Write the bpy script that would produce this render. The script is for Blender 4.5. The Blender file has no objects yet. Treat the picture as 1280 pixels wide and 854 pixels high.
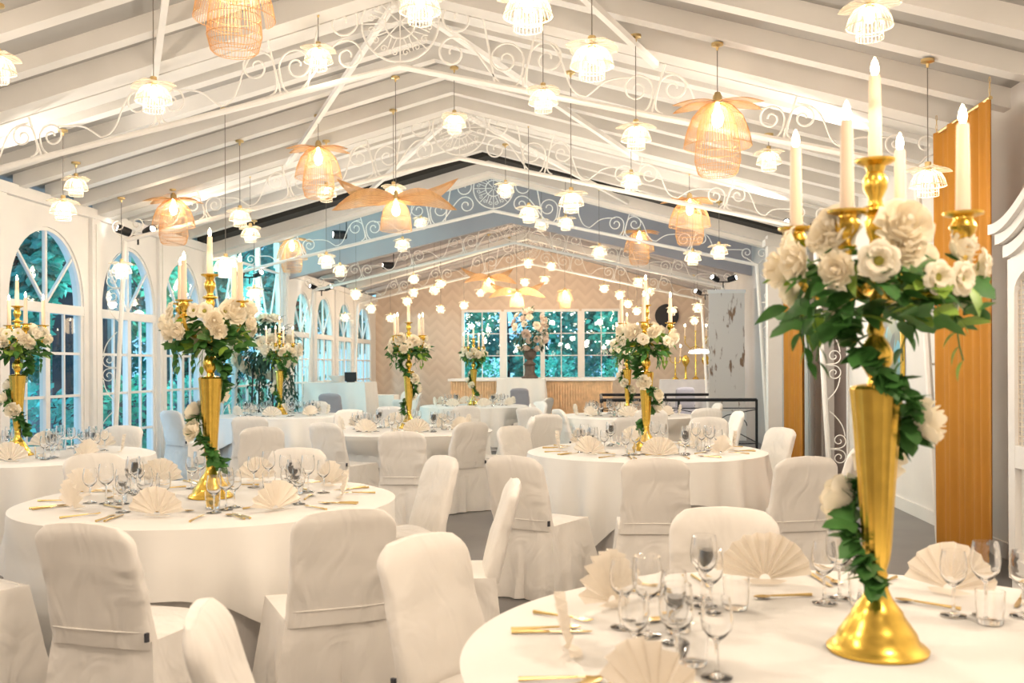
import bpy, bmesh, math, random
from mathutils import Vector, Matrix, noise
R = math.radians
PI = math.pi
random.seed(7)
sc = bpy.context.scene
COL = sc.collection

# ------------------------------------------------------------------ camera
F = 1244.0
HZ = 457.7
YAW = R(4.69)
ROLL = R(-0.26)
CAM = Vector((0, 0, 1.45))
ROT = Matrix.Rotation(YAW, 3, 'Z') @ Matrix.Rotation(R(90), 3, 'X') @ Matrix.Rotation(ROLL, 3, 'Z')
cd = bpy.data.cameras.new('camera')
cam = bpy.data.objects.new('camera', cd)
COL.objects.link(cam)
cam.matrix_world = Matrix.Translation(CAM) @ ROT.to_4x4()
cd.sensor_width = 36
cd.lens = F / 1280 * 36
cd.shift_y = (HZ - 427) / 1280
cd.clip_start = 0.05
cd.clip_end = 300
cd.dof.use_dof = True
cd.dof.focus_distance = 7.5
cd.dof.aperture_fstop = 4.0
sc.camera = cam


def at(px, py, d):
    """world point seen at pixel (px, py) of the photograph at depth d"""
    return CAM + ROT @ Vector(((px - 640) / F * d, -(py - HZ) / F * d, -d))


# ------------------------------------------------------------------ materials
MATS = {}


def nodes_of(name):
    m = bpy.data.materials.new(name)
    m.use_nodes = True
    nt = m.node_tree
    b = nt.nodes['Principled BSDF']
    return m, nt, b


def mat(name, col, rough=0.6, metal=0.0, noise_amt=0.06, scale=6.0, bump=0.0, bscale=80.0, trans=0.0, sheen=0.0, sub=0.0, ior=1.45, transl=0.0):
    m, nt, b = nodes_of(name)
    b.inputs['Roughness'].default_value = rough
    b.inputs['Metallic'].default_value = metal
    b.inputs['IOR'].default_value = ior
    if trans:
        b.inputs['Transmission Weight'].default_value = trans
    if sheen:
        b.inputs['Sheen Weight'].default_value = sheen
    if sub:
        b.inputs['Subsurface Weight'].default_value = sub
        b.inputs['Subsurface Radius'].default_value = (0.02, 0.012, 0.006)
    c = (*col, 1)
    if noise_amt:
        tc = nt.nodes.new('ShaderNodeTexCoord')
        n = nt.nodes.new('ShaderNodeTexNoise')
        n.inputs['Scale'].default_value = scale
        n.inputs['Detail'].default_value = 3
        nt.links.new(tc.outputs['Object'], n.inputs['Vector'])
        r = nt.nodes.new('ShaderNodeValToRGB')
        r.color_ramp.elements[0].position = 0.3
        r.color_ramp.elements[1].position = 0.7
        r.color_ramp.elements[0].color = (*[max(0, x * (1 - noise_amt)) for x in col], 1)
        r.color_ramp.elements[1].color = (*[min(1, x * (1 + noise_amt)) for x in col], 1)
        nt.links.new(n.outputs['Fac'], r.inputs['Fac'])
        nt.links.new(r.outputs['Color'], b.inputs['Base Color'])
    else:
        b.inputs['Base Color'].default_value = c
    if bump:
        tc = nt.nodes.new('ShaderNodeTexCoord')
        n2 = nt.nodes.new('ShaderNodeTexNoise')
        n2.inputs['Scale'].default_value = bscale
        nt.links.new(tc.outputs['Object'], n2.inputs['Vector'])
        bp = nt.nodes.new('ShaderNodeBump')
        bp.inputs['Strength'].default_value = bump
        bp.inputs['Distance'].default_value = 0.01
        nt.links.new(n2.outputs['Fac'], bp.inputs['Height'])
        nt.links.new(bp.outputs['Normal'], b.inputs['Normal'])
    if transl:
        out = nt.nodes['Material Output']
        t = nt.nodes.new('ShaderNodeBsdfTranslucent')
        t.inputs['Color'].default_value = c
        mx = nt.nodes.new('ShaderNodeMixShader')
        mx.inputs[0].default_value = transl
        nt.links.new(b.outputs[0], mx.inputs[1])
        nt.links.new(t.outputs[0], mx.inputs[2])
        nt.links.new(mx.outputs[0], out.inputs['Surface'])
    MATS[name] = m
    return m


def crumple(m, scale, strength, stretch=(1, 1, 1)):
    nt = m.node_tree
    b = nt.nodes['Principled BSDF']
    tc = nt.nodes.new('ShaderNodeTexCoord')
    mp = nt.nodes.new('ShaderNodeMapping')
    mp.inputs['Scale'].default_value = stretch
    n = nt.nodes.new('ShaderNodeTexNoise')
    n.inputs['Scale'].default_value = scale
    n.inputs['Detail'].default_value = 2
    n.inputs['Distortion'].default_value = 1.4
    bp = nt.nodes.new('ShaderNodeBump')
    bp.inputs['Strength'].default_value = strength
    bp.inputs['Distance'].default_value = 0.05
    nt.links.new(tc.outputs['Object'], mp.inputs[0])
    nt.links.new(mp.outputs[0], n.inputs['Vector'])
    nt.links.new(n.outputs['Fac'], bp.inputs['Height'])
    nt.links.new(bp.outputs['Normal'], b.inputs['Normal'])


def emit(name, col, strength):
    m, nt, b = nodes_of(name)
    b.inputs['Base Color'].default_value = (*col, 1)
    b.inputs['Emission Color'].default_value = (*col, 1)
    b.inputs['Emission Strength'].default_value = strength
    try:
        m.cycles.emission_sampling = 'NONE'
    except Exception:
        pass
    return m


def sheer(name, col, opacity):
    """thin see-through weave: part translucent cloth, part open holes"""
    m, nt, b = nodes_of(name)
    out = nt.nodes['Material Output']
    b.inputs['Base Color'].default_value = (*col, 1)
    b.inputs['Roughness'].default_value = 0.8
    tl = nt.nodes.new('ShaderNodeBsdfTranslucent')
    tl.inputs['Color'].default_value = (*col, 1)
    tr = nt.nodes.new('ShaderNodeBsdfTransparent')
    m1 = nt.nodes.new('ShaderNodeMixShader')
    m1.inputs[0].default_value = 0.5
    m2 = nt.nodes.new('ShaderNodeMixShader')
    m2.inputs[0].default_value = opacity
    nt.links.new(b.outputs[0], m1.inputs[1])
    nt.links.new(tl.outputs[0], m1.inputs[2])
    nt.links.new(tr.outputs[0], m2.inputs[1])
    nt.links.new(m1.outputs[0], m2.inputs[2])
    nt.links.new(m2.outputs[0], out.inputs['Surface'])
    return m


def window_glass(name):
    m, nt, b = nodes_of(name)
    out = nt.nodes['Material Output']
    tr = nt.nodes.new('ShaderNodeBsdfTransparent')
    tr.inputs['Color'].default_value = (0.86, 0.95, 0.97, 1)
    gl = nt.nodes.new('ShaderNodeBsdfGlossy')
    gl.inputs['Roughness'].default_value = 0.02
    lw = nt.nodes.new('ShaderNodeLayerWeight')
    pw = nt.nodes.new('ShaderNodeMath')
    pw.operation = 'POWER'
    pw.inputs[1].default_value = 4.0
    ma = nt.nodes.new('ShaderNodeMath')
    ma.operation = 'MULTIPLY_ADD'
    ma.inputs[1].default_value = 0.6
    ma.inputs[2].default_value = 0.05
    lw.inputs['Blend'].default_value = 0.5
    mx = nt.nodes.new('ShaderNodeMixShader')
    nt.links.new(lw.outputs['Facing'], pw.inputs[0])
    nt.links.new(pw.outputs[0], ma.inputs[0])
    nt.links.new(ma.outputs[0], mx.inputs[0])
    nt.links.new(tr.outputs[0], mx.inputs[1])
    nt.links.new(gl.outputs[0], mx.inputs[2])
    nt.links.new(mx.outputs[0], out.inputs['Surface'])
    return m


def chevron_wall(name):
    m, nt, b = nodes_of(name)
    b.inputs['Roughness'].default_value = 0.75
    tc = nt.nodes.new('ShaderNodeTexCoord')
    sp = nt.nodes.new('ShaderNodeSeparateXYZ')
    nt.links.new(tc.outputs['Object'], sp.inputs[0])

    def mth(op, a, bb=None, v=None):
        n = nt.nodes.new('ShaderNodeMath')
        n.operation = op
        nt.links.new(a, n.inputs[0])
        if bb is not None:
            nt.links.new(bb, n.inputs[1])
        elif v is not None:
            n.inputs[1].default_value = v
        return n.outputs[0]
    pp = mth('PINGPONG', sp.outputs['X'], v=0.22)
    z = mth('ADD', sp.outputs['Z'], pp)
    z = mth('MULTIPLY', z, v=3.6)
    fr = mth('FRACT', z)
    rp = nt.nodes.new('ShaderNodeValToRGB')
    rp.color_ramp.elements[0].color = (0.635, 0.505, 0.40, 1)
    rp.color_ramp.elements[1].color = (0.69, 0.56, 0.45, 1)
    rp.color_ramp.elements[0].position = 0.25
    rp.color_ramp.elements[1].position = 0.75
    nt.links.new(fr, rp.inputs['Fac'])
    nt.links.new(rp.outputs['Color'], b.inputs['Base Color'])
    return m


M_WHITE = mat('white_paint', (0.80, 0.775, 0.74), 0.55, noise_amt=0.03, scale=2.0, bump=0.03, bscale=40)
M_RAFT = mat('rafter_paint', (0.74, 0.71, 0.665), 0.6, noise_amt=0.06, scale=1.5)
M_SHEET = mat('roof_sheet', (0.40, 0.385, 0.36), 0.8, noise_amt=0.06, scale=1.2)
M_IRON = mat('white_iron', (0.86, 0.83, 0.78), 0.45, noise_amt=0.03)
M_GREY = mat('grey_gable', (0.39, 0.35, 0.35), 0.8, noise_amt=0.06, scale=1.0)
M_GREYC = mat('grey_ceiling', (0.42, 0.385, 0.375), 0.8, noise_amt=0.10, scale=1.2)
M_DARK = mat('dark_gap', (0.03, 0.028, 0.025), 0.8)
M_CLOTH = mat('white_cloth', (0.91, 0.88, 0.83), 0.9, noise_amt=0.02, scale=3, bump=0.05, bscale=300, sheen=0.15, transl=0.12)
M_COVER = mat('chair_cover_cloth', (0.88, 0.835, 0.775), 0.9, noise_amt=0.03, scale=3, bump=0.06, bscale=260, sheen=0.15, transl=0.10)
M_UNDER = mat('under_cloth', (0.62, 0.59, 0.565), 0.9, noise_amt=0.03, scale=3, sheen=0.1)  # skirt greyed, shade below the top cloth put into the colour
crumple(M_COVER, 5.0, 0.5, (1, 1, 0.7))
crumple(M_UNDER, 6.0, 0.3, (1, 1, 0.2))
M_NAPK = mat('napkin_cloth', (0.90, 0.82, 0.71), 0.9, noise_amt=0.03, scale=20, transl=0.2)
M_TAG = mat('dark_tag', (0.05, 0.05, 0.06), 0.7)
M_GOLD = mat('polished_gold', (0.80, 0.53, 0.10), 0.26, 1.0, noise_amt=0.08, scale=30)
M_GOLDC = mat('gold_cutlery', (0.72, 0.52, 0.22), 0.28, 1.0, noise_amt=0.05, scale=30)
M_BRASS = mat('brass', (0.70, 0.52, 0.25), 0.35, 1.0, noise_amt=0.05)
M_WAX = mat('candle_wax', (0.80, 0.63, 0.46), 0.5, noise_amt=0.02, sub=0.2)
M_FLAME = emit('candle_flame', (1.0, 0.83, 0.52), 22)
M_BULB = emit('warm_bulb', (1.0, 0.82, 0.52), 30)
M_LENS = emit('spot_lens', (1.0, 0.93, 0.85), 12)
M_ARC = emit('arc_lamp_glow', (1.0, 0.95, 0.9), 7)
M_FAIRY = emit('fairy_bulb', (1.0, 0.95, 0.85), 9)
M_BLUEL = emit('violet_lamp', (0.55, 0.5, 1.0), 14)
M_GLASS = mat('clear_glass', (1, 1, 1), 0.0, noise_amt=0.0, trans=1.0, ior=1.45)
M_PANE = window_glass('window_pane_glass')
M_LEAF = mat('rose_leaf', (0.055, 0.17, 0.035), 0.5, noise_amt=0.35, scale=14, transl=0.15)
M_LEAF2 = mat('bright_leaf', (0.22, 0.36, 0.05), 0.5, noise_amt=0.3, scale=14, transl=0.25)
M_LEAFD = mat('eucalyptus_leaf', (0.03, 0.085, 0.055), 0.6, noise_amt=0.35, scale=14)
M_ROSE = mat('cream_rose', (0.94, 0.86, 0.70), 0.7, noise_amt=0.05, scale=25, transl=0.3)
M_EYE = mat('flower_eye', (0.32, 0.30, 0.05), 0.7)
M_CREAM = mat('blush_bloom', (0.80, 0.68, 0.58), 0.7, noise_amt=0.08, scale=25, transl=0.15)
M_FLOOR = mat('grey_floor', (0.17, 0.16, 0.155), 0.38, noise_amt=0.12, scale=2.0, bump=0.02)
M_OCHRE = mat('ochre_curtain', (0.46, 0.195, 0.018), 0.85, noise_amt=0.06, scale=3, bump=0.08, bscale=220, transl=0.12)
M_CORD = mat('grey_cord', (0.16, 0.14, 0.12), 0.6)
M_WIRE = mat('white_wire', (0.90, 0.82, 0.68), 0.5, noise_amt=0.02, transl=0.3)
M_RATTAN = mat('amber_rattan', (0.78, 0.50, 0.24), 0.55, noise_amt=0.12, scale=30, transl=0.35)
M_PETALW = sheer('white_mesh_petal', (0.92, 0.82, 0.66), 0.42)
M_PETALA = sheer('amber_mesh_wing', (0.80, 0.50, 0.22), 0.55)
M_SHEERA = sheer('amber_mesh_shade', (0.80, 0.54, 0.28), 0.10)
M_SHEERW = sheer('white_mesh_shade', (0.95, 0.87, 0.72), 0.07)
M_BLACK = mat('black_metal', (0.02, 0.02, 0.022), 0.45, 0.3, noise_amt=0.1)
M_WOOD = mat('pale_wood_slat', (0.76, 0.53, 0.31), 0.6, noise_amt=0.15, scale=8)
M_STONE = mat('brown_urn', (0.10, 0.075, 0.06), 0.7, noise_amt=0.2, scale=12)
M_BROWN = mat('taupe_door', (0.30, 0.25, 0.225), 0.7, noise_amt=0.05)
M_WALLR = mat('right_wall_paint', (0.79, 0.755, 0.715), 0.7, noise_amt=0.04, scale=1.5)
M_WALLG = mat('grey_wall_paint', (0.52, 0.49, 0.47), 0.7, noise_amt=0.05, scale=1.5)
M_UNLITSEAT = mat('unlit_chair_cover', (0.42, 0.39, 0.42), 0.9, noise_amt=0.05)  # chair cover greyed, the lack of light put into its colour
M_GREYCL = mat('grey_white_cloth', (0.62, 0.58, 0.56), 0.9, noise_amt=0.04)
M_END = chevron_wall('chevron_wallpaper')
M_PIC = None


def picture_mat():
    m, nt, b = nodes_of('picture_print')
    tc = nt.nodes.new('ShaderNodeTexCoord')
    v = nt.nodes.new('ShaderNodeTexVoronoi')
    v.inputs['Scale'].default_value = 7
    nt.links.new(tc.outputs['Object'], v.inputs['Vector'])
    rp = nt.nodes.new('ShaderNodeValToRGB')
    e = rp.color_ramp.elements
    e[0].color = (0.02, 0.05, 0.08, 1)
    e[1].color = (0.05, 0.42, 0.62, 1)
    k = e.new(0.55)
    k.color = (0.16, 0.22, 0.16, 1)
    nt.links.new(v.outputs['Color'], rp.inputs['Fac'])
    nt.links.new(rp.outputs['Color'], b.inputs['Base Color'])
    b.inputs['Roughness'].default_value = 0.3
    return m


M_PIC = picture_mat()


def birch_mat():
    m, nt, b = nodes_of('stained_panel')
    tc = nt.nodes.new('ShaderNodeTexCoord')
    mp = nt.nodes.new('ShaderNodeMapping')
    mp.inputs['Scale'].default_value = (5, 5, 1.3)
    n = nt.nodes.new('ShaderNodeTexNoise')
    n.inputs['Scale'].default_value = 2.3
    n.inputs['Detail'].default_value = 5
    rp = nt.nodes.new('ShaderNodeValToRGB')
    rp.color_ramp.elements[0].position = 0.36
    rp.color_ramp.elements[1].position = 0.43
    rp.color_ramp.elements[0].color = (0.25, 0.15, 0.09, 1)
    rp.color_ramp.elements[1].color = (0.74, 0.68, 0.62, 1)
    nt.links.new(tc.outputs['Object'], mp.inputs[0])
    nt.links.new(mp.outputs[0], n.inputs['Vector'])
    nt.links.new(n.outputs['Fac'], rp.inputs['Fac'])
    nt.links.new(rp.outputs['Color'], b.inputs['Base Color'])
    b.inputs['Roughness'].default_value = 0.8
    return m


M_BIRCH = birch_mat()
M_TRUNK = mat('tree_bark', (0.035, 0.04, 0.05), 0.9, noise_amt=0.3, scale=8)
M_TLEAF = mat('garden_leaf_teal', (0.09, 0.42, 0.36), 0.6, noise_amt=0.45, scale=3, transl=0.3)
M_TLEAF2 = mat('garden_leaf_green', (0.11, 0.46, 0.33), 0.6, noise_amt=0.45, scale=3, transl=0.3)
M_GROUND = mat('garden_ground', (0.10, 0.13, 0.17), 0.8, noise_amt=0.2, scale=2)
M_SHED = mat('dark_timber', (0.035, 0.038, 0.055), 0.8, noise_amt=0.2, scale=5)
M_HSTONE = mat('garden_wall_stone', (0.16, 0.18, 0.24), 0.9, noise_amt=0.35, scale=5)


# ------------------------------------------------------------------ mesh builder
class MB:
    def __init__(s):
        s.v = []
        s.f = []

    def box(s, x0, y0, z0, x1, y1, z1, mtx=None):
        b = len(s.v)
        p = [(x0, y0, z0), (x1, y0, z0), (x1, y1, z0), (x0, y1, z0), (x0, y0, z1), (x1, y0, z1), (x1, y1, z1), (x0, y1, z1)]
        if mtx is not None:
            p = [tuple(mtx @ Vector(q)) for q in p]
        s.v += p
        s.f += [tuple(b + i for i in q) for q in ((0, 3, 2, 1), (4, 5, 6, 7), (0, 1, 5, 4), (1, 2, 6, 5), (2, 3, 7, 6), (3, 0, 4, 7))]
        return s

    def beam(s, a, b, w, h, up=(0, 0, 1)):
        a, b = Vector(a), Vector(b)
        d = (b - a).normalized()
        u = Vector(up)
        sx = d.cross(u).normalized()
        u = sx.cross(d).normalized()
        k = len(s.v)
        for p in (a, b):
            for i, j in ((-1, -1), (1, -1), (1, 1), (-1, 1)):
                s.v.append(tuple(p + sx * i * w / 2 + u * j * h / 2))
        s.f += [tuple(k + i for i in q) for q in ((0, 1, 2, 3), (7, 6, 5, 4), (0, 4, 5, 1), (1, 5, 6, 2), (2, 6, 7, 3), (3, 7, 4, 0))]
        return s

    def tube(s, pts, r, n=6, closed=False, caps=True):
        pts = [Vector(p) for p in pts]
        if len(pts) < 2:
            return s
        rr = r if isinstance(r, (list, tuple)) else [r] * len(pts)
        k0 = len(s.v)
        N = len(pts)
        prev = None
        for i, p in enumerate(pts):
            if closed:
                d = pts[(i + 1) % N] - pts[i - 1]
            else:
                d = pts[min(i + 1, N - 1)] - pts[max(i - 1, 0)]
            if d.length < 1e-9:
                d = Vector((0, 0, 1))
            d.normalize()
            if prev is None:
                a = Vector((0, 0, 1)) if abs(d.z) < 0.9 else Vector((1, 0, 0))
                x = d.cross(a).normalized()
            else:
                x = (prev - d * prev.dot(d))
                x = x.normalized() if x.length > 1e-6 else d.orthogonal().normalized()
            prev = x
            y = d.cross(x)
            for j in range(n):
                t = 2 * PI * j / n
                s.v.append(tuple(p + (x * math.cos(t) + y * math.sin(t)) * rr[i]))
        M = N if closed else N - 1
        for i in range(M):
            a = k0 + i * n
            b = k0 + ((i + 1) % N) * n
            for j in range(n):
                s.f.append((a + j, a + (j + 1) % n, b + (j + 1) % n, b + j))
        if caps and not closed:
            s.f.append(tuple(k0 + j for j in reversed(range(n))))
            s.f.append(tuple(k0 + (N - 1) * n + j for j in range(n)))
        return s

    def lathe(s, prof, n=24, c=(0, 0, 0), flute=0.0, nf=0, mtx=None):
        """profile (r, z) list bottom to top, r=0 closes"""
        k0 = len(s.v)
        rings = []
        for (r, z) in prof:
            if r <= 1e-6:
                rings.append([len(s.v)])
                s.v.append((c[0], c[1], c[2] + z))
            else:
                ids = []
                for j in range(n):
                    t = 2 * PI * j / n
                    q = r * (1 + flute * math.cos(nf * t)) if flute else r
                    ids.append(len(s.v))
                    s.v.append((c[0] + q * math.cos(t), c[1] + q * math.sin(t), c[2] + z))
                rings.append(ids)
        for a, b in zip(rings, rings[1:]):
            if len(a) == 1 and len(b) == 1:
                continue
            if len(a) == 1:
                for j in range(n):
                    s.f.append((a[0], b[(j + 1) % n], b[j]))
            elif len(b) == 1:
                for j in range(n):
                    s.f.append((a[j], a[(j + 1) % n], b[0]))
            else:
                for j in range(n):
                    s.f.append((a[j], a[(j + 1) % n], b[(j + 1) % n], b[j]))
        if mtx is not None:
            for i in range(k0, len(s.v)):
                s.v[i] = tuple(mtx @ Vector(s.v[i]))
        return s

    def grid(s, rows):
        """rows of points, quads between"""
        k = len(s.v)
        n = len(rows[0])
        for r in rows:
            s.v += [tuple(p) for p in r]
        for i in range(len(rows) - 1):
            for j in range(n - 1):
                a = k + i * n + j
                s.f.append((a, a + 1, a + n + 1, a + n))
        return s

    def prism(s, poly, axis, t0, t1):
        """polygon of 2D points extruded along axis ('x','y','z')"""
        k = len(s.v)

        def P(p, t):
            return {'x': (t, p[0], p[1]), 'y': (p[0], t, p[1]), 'z': (p[0], p[1], t)}[axis]
        n = len(poly)
        s.v += [P(p, t0) for p in poly] + [P(p, t1) for p in poly]
        s.f.append(tuple(k + i for i in range(n)))
        s.f.append(tuple(k + n + i for i in reversed(range(n))))
        for i in range(n):
            j = (i + 1) % n
            s.f.append((k + i, k + n + i, k + n + j, k + j))
        return s

    def add(s, o, mtx=None):
        k = len(s.v)
        s.v += o.v if mtx is None else [tuple(mtx @ Vector(p)) for p in o.v]
        s.f += [tuple(k + i for i in q) for q in o.f]
        return s

    def mesh(s, name, m, smooth=True, fix=True):
        me = bpy.data.meshes.new(name)
        me.from_pydata(s.v, [], s.f)
        if fix:
            bm = bmesh.new()
            bm.from_mesh(me)
            bmesh.ops.recalc_face_normals(bm, faces=bm.faces)
            bm.to_mesh(me)
            bm.free()
        me.materials.append(m)
        if smooth:
            me.polygons.foreach_set('use_smooth', [True] * len(me.polygons))
            try:
                me.set_sharp_from_angle(angle=R(38))
            except Exception:
                pass
        me.update()
        return me

    def build(s, name, m, parent=None, smooth=True, fix=True, loc=None):
        o = bpy.data.objects.new(name, s.mesh(name, m, smooth, fix))
        COL.objects.link(o)
        if loc:
            o.location = loc
        if parent is not None:
            o.parent = parent
        return o


def tag(o, label=None, cat=None, group=None, kind=None):
    if label:
        o['label'] = label
    if cat:
        o['category'] = cat
    if group:
        o['group'] = group
    if kind:
        o['kind'] = kind
    return o


def empty(name, loc=(0, 0, 0), rz=0.0, label=None, cat=None, group=None, kind=None):
    o = bpy.data.objects.new(name, None)
    o.empty_display_size = 0.1
    COL.objects.link(o)
    o.location = loc
    o.rotation_euler = (0, 0, rz)
    return tag(o, label, cat, group, kind)


KIDS = {}


def copy_tree(o, parent=None):
    c = o.copy()
    COL.objects.link(c)
    c.parent = parent
    for ch in list(o.children):
        copy_tree(ch, c)
    return c


def structure(o):
    o['kind'] = 'structure'
    return o


# ------------------------------------------------------------------ room dimensions
XL, XR = -6.15, 3.06
XC = -1.62
ZR = 4.6
SL = 0.275
YEND = 27.8
Y1 = 15.45          # end of the rafter roof
YG = 19.6           # grey gable of the far room


def roofz(x):
    return ZR - SL * abs(x - XC)


# floor
MB().box(XL - 0.4, -3.0, -0.1, XR + 1.6, YEND + 0.2, 0.0).build('floor', M_FLOOR, smooth=False)
structure(bpy.data.objects['floor'])

# ---- ceiling of the near hall: sheets + rafters
ceil = empty('ceiling', (0, 0, 0), kind='structure')
m = MB()
for sx, xe in ((-1, XL - 0.2), (1, XR + 0.9)):
    m.prism([(XC, ZR + 0.16), (xe, roofz(xe) + 0.16), (xe, roofz(xe) + 0.22), (XC, ZR + 0.22)], 'y', -3.0, Y1)
m.build('roof_sheet', M_SHEET, ceil, smooth=False)


def rafter(y, w, h, name='rafter', zo=0.0, mt=None):
    r = MB()
    for xe in (XL, XR + 0.5):
        r.prism([(XC, ZR + 0.16 + zo), (xe, roofz(xe) + 0.16 + zo), (xe, roofz(xe) + 0.16 - h + zo), (XC, ZR + 0.16 - h + zo)], 'y', y - w / 2, y + w / 2)
    return r.build(name, mt or M_RAFT, ceil, smooth=False)


FRAMES = [4.25, 8.32, 12.05, 16.2, 20.45, 24.5]
for fy in FRAMES[:3] + [0.2]:
    rafter(fy - 0.13, 0.235, 0.20, 'main_rafter')
    rafter(fy + 0.13, 0.235, 0.20, 'main_rafter')
ys = []
for a, b in zip([0.2] + FRAMES[:2], FRAMES[:3]):
    for k in range(1, 6):
        ys.append(a + (b - a) * k / 6)
for k in range(1, 5):
    ys.append(12.05 + 0.62 * k)
for y in ys:
    rafter(y, 0.13, 0.15)
# diagonal braces under the roof
b = MB()
for ya, yb in ((FRAMES[0], FRAMES[1]), (FRAMES[1], FRAMES[2]), (FRAMES[2], FRAMES[3] - 0.9)):
    for sx in (-1, 1):
        xe = XC + sx * 2.15
        b = MB().beam((XC + sx * 0.05, ya, ZR - 0.07), (xe, yb, roofz(xe) - 0.07), 0.05, 0.05)
        b.build('brace', M_IRON, ceil, smooth=False)
# end of the near roof: dark slot then white gable beam
m = MB()
for sx, xe in ((-1, XL), (1, XR + 0.5)):
    m.prism([(XC, ZR + 0.25), (xe, roofz(xe) + 0.25), (xe, roofz(xe) + 0.05), (XC, ZR + 0.05)], 'y', 15.06, 15.40)
m.build('roof_gap', M_DARK, ceil, smooth=False)
m = MB()
for sx, xe in ((-1, XL), (1, XR + 0.5)):
    m.prism([(XC, ZR + 0.55), (xe, roofz(xe) + 0.55), (xe, roofz(xe) - 0.10), (XC, ZR - 0.10)], 'y', 15.45, 15.62)
    m.prism([(XC, ZR - 0.02), (xe, roofz(xe) - 0.02), (xe, roofz(xe) - 0.16), (XC, ZR - 0.16)], 'y', 15.60, 15.80)
m.build('gable_beam', M_RAFT, ceil, smooth=False)
# taller glazed middle bay: grey gable towards the far room and its roof
g = MB()
ZR2 = 4.75


def roof2(x):
    return ZR2 - SL * abs(x - XC)


for sx, xe in ((-1, XL), (1, XR + 0.5)):
    xa = XC
    zi = lambda x: 4.28 - 0.235 * abs(x - XC)
    g.prism([(xa, zi(xa)), (xe, zi(xe)), (xe, 5.0), (xa, 5.0)], 'y', YG, YG + 0.12)
    g.prism([(xa, 5.0), (xe, 5.0), (xe, 5.7), (xa, 5.7)], 'y', YG - 0.05, YG + 0.12)
g.build('wall_gable', M_GREY, smooth=False)
structure(bpy.data.objects['wall_gable'])
MB().box(XL - 0.2, 15.45, 5.7, XR + 0.9, YG + 0.1, 5.8).build('mid_roof', M_GREYC, ceil, smooth=False)
m = MB()
for sx, xe in ((-1, XL - 0.2), (1, XR + 0.9)):
    m.prism([(XC, ZR2), (xe, roof2(xe)), (xe, roof2(xe) + 0.08), (XC, ZR2 + 0.08)], 'y', YG + 0.12, YEND + 0.1)
m.build('far_roof', M_GREYC, ceil, smooth=False)


def beam2(y, w, h, mt, name):
    r = MB()
    for xe in (XL, XR + 0.5):
        r.prism([(XC, ZR2 - 0.005), (xe, roof2(xe) - 0.005), (xe, roof2(xe) - h), (XC, ZR2 - h)], 'y', y - w / 2, y + w / 2)
    r.build(name, mt, ceil, smooth=False)


for y in (21.0, 22.2, 23.4, 25.6, 26.6):
    beam2(y, 0.22, 0.10, M_GREYC, 'far_beam')
beam2(24.6, 0.30, 0.16, M_RAFT, 'far_beam')
beam2(25.05, 0.22, 0.03, M_DARK, 'roof_gap')

# ---- left wall with arched glazed doors
ZT, ZA, ZTOP = 2.14, 3.05, 3.42
TH = 0.14
WINS = [(4.0, 5.55), (6.05, 7.6), (8.05, 9.6), (10.03, 11.60), (12.04, 13.57), (13.86, 15.22), (20.07, 21.35), (21.72, 23.15), (23.65, 25.0), (25.55, 27.2)]


def arch(y0, y1, n=20):
    c, hw, h = (y0 + y1) / 2, (y1 - y0) / 2, ZA - ZT
    out = []
    for i in range(n + 1):
        t = PI * i / n
        out.append((c - hw * math.cos(t), ZT + h * (abs(math.sin(t)) ** 0.9)))
    return out


wl = MB()
yprev = -3.0
for (y0, y1) in WINS:
    if y0 > 20 and yprev < 16:
        wl.box(XL - TH, yprev, 0, XL, 15.6, ZTOP)
        yprev = 19.35
    wl.box(XL - TH, yprev, 0, XL, y0, ZTOP)
    a = arch(y0, y1)
    for p, q in zip(a, a[1:]):
        wl.prism([p, q, (q[0], ZTOP), (p[0], ZTOP)], 'x', XL - TH, XL)
    wl.box(XL - TH, y0, 0, XL, y1, 0.04)
    yprev = y1
wl.box(XL - TH, yprev, 0, XL, YEND + 0.1, ZTOP)
wl.box(XL - TH, 19.2, ZTOP - 0.01, XL, 19.7, 5.7)
wl.box(XL - TH, 15.45, ZTOP - 0.01, XL, 15.6, 5.7)
structure(wl.build('wall_left', M_WHITE, smooth=False))
# pilasters and cornice on the left wall
t = MB()
for y in (9.82, 11.82, 13.71, 15.4, 19.5, 21.53, 23.4, 25.27):
    t.box(XL, y - 0.11, 0, XL + 0.05, y + 0.11, ZTOP - 0.12)
    t.box(XL + 0.05, y - 0.03, 0.2, XL + 0.062, y + 0.03, ZTOP - 0.2)
t.box(XL, -3, ZTOP - 0.14, XL + 0.07, 15.5, ZTOP - 0.02)
t.box(XL, 19.5, ZTOP - 0.14, XL + 0.07, YEND, ZTOP - 0.02)
structure(t.build('trim_1', M_WHITE, smooth=False))


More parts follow.
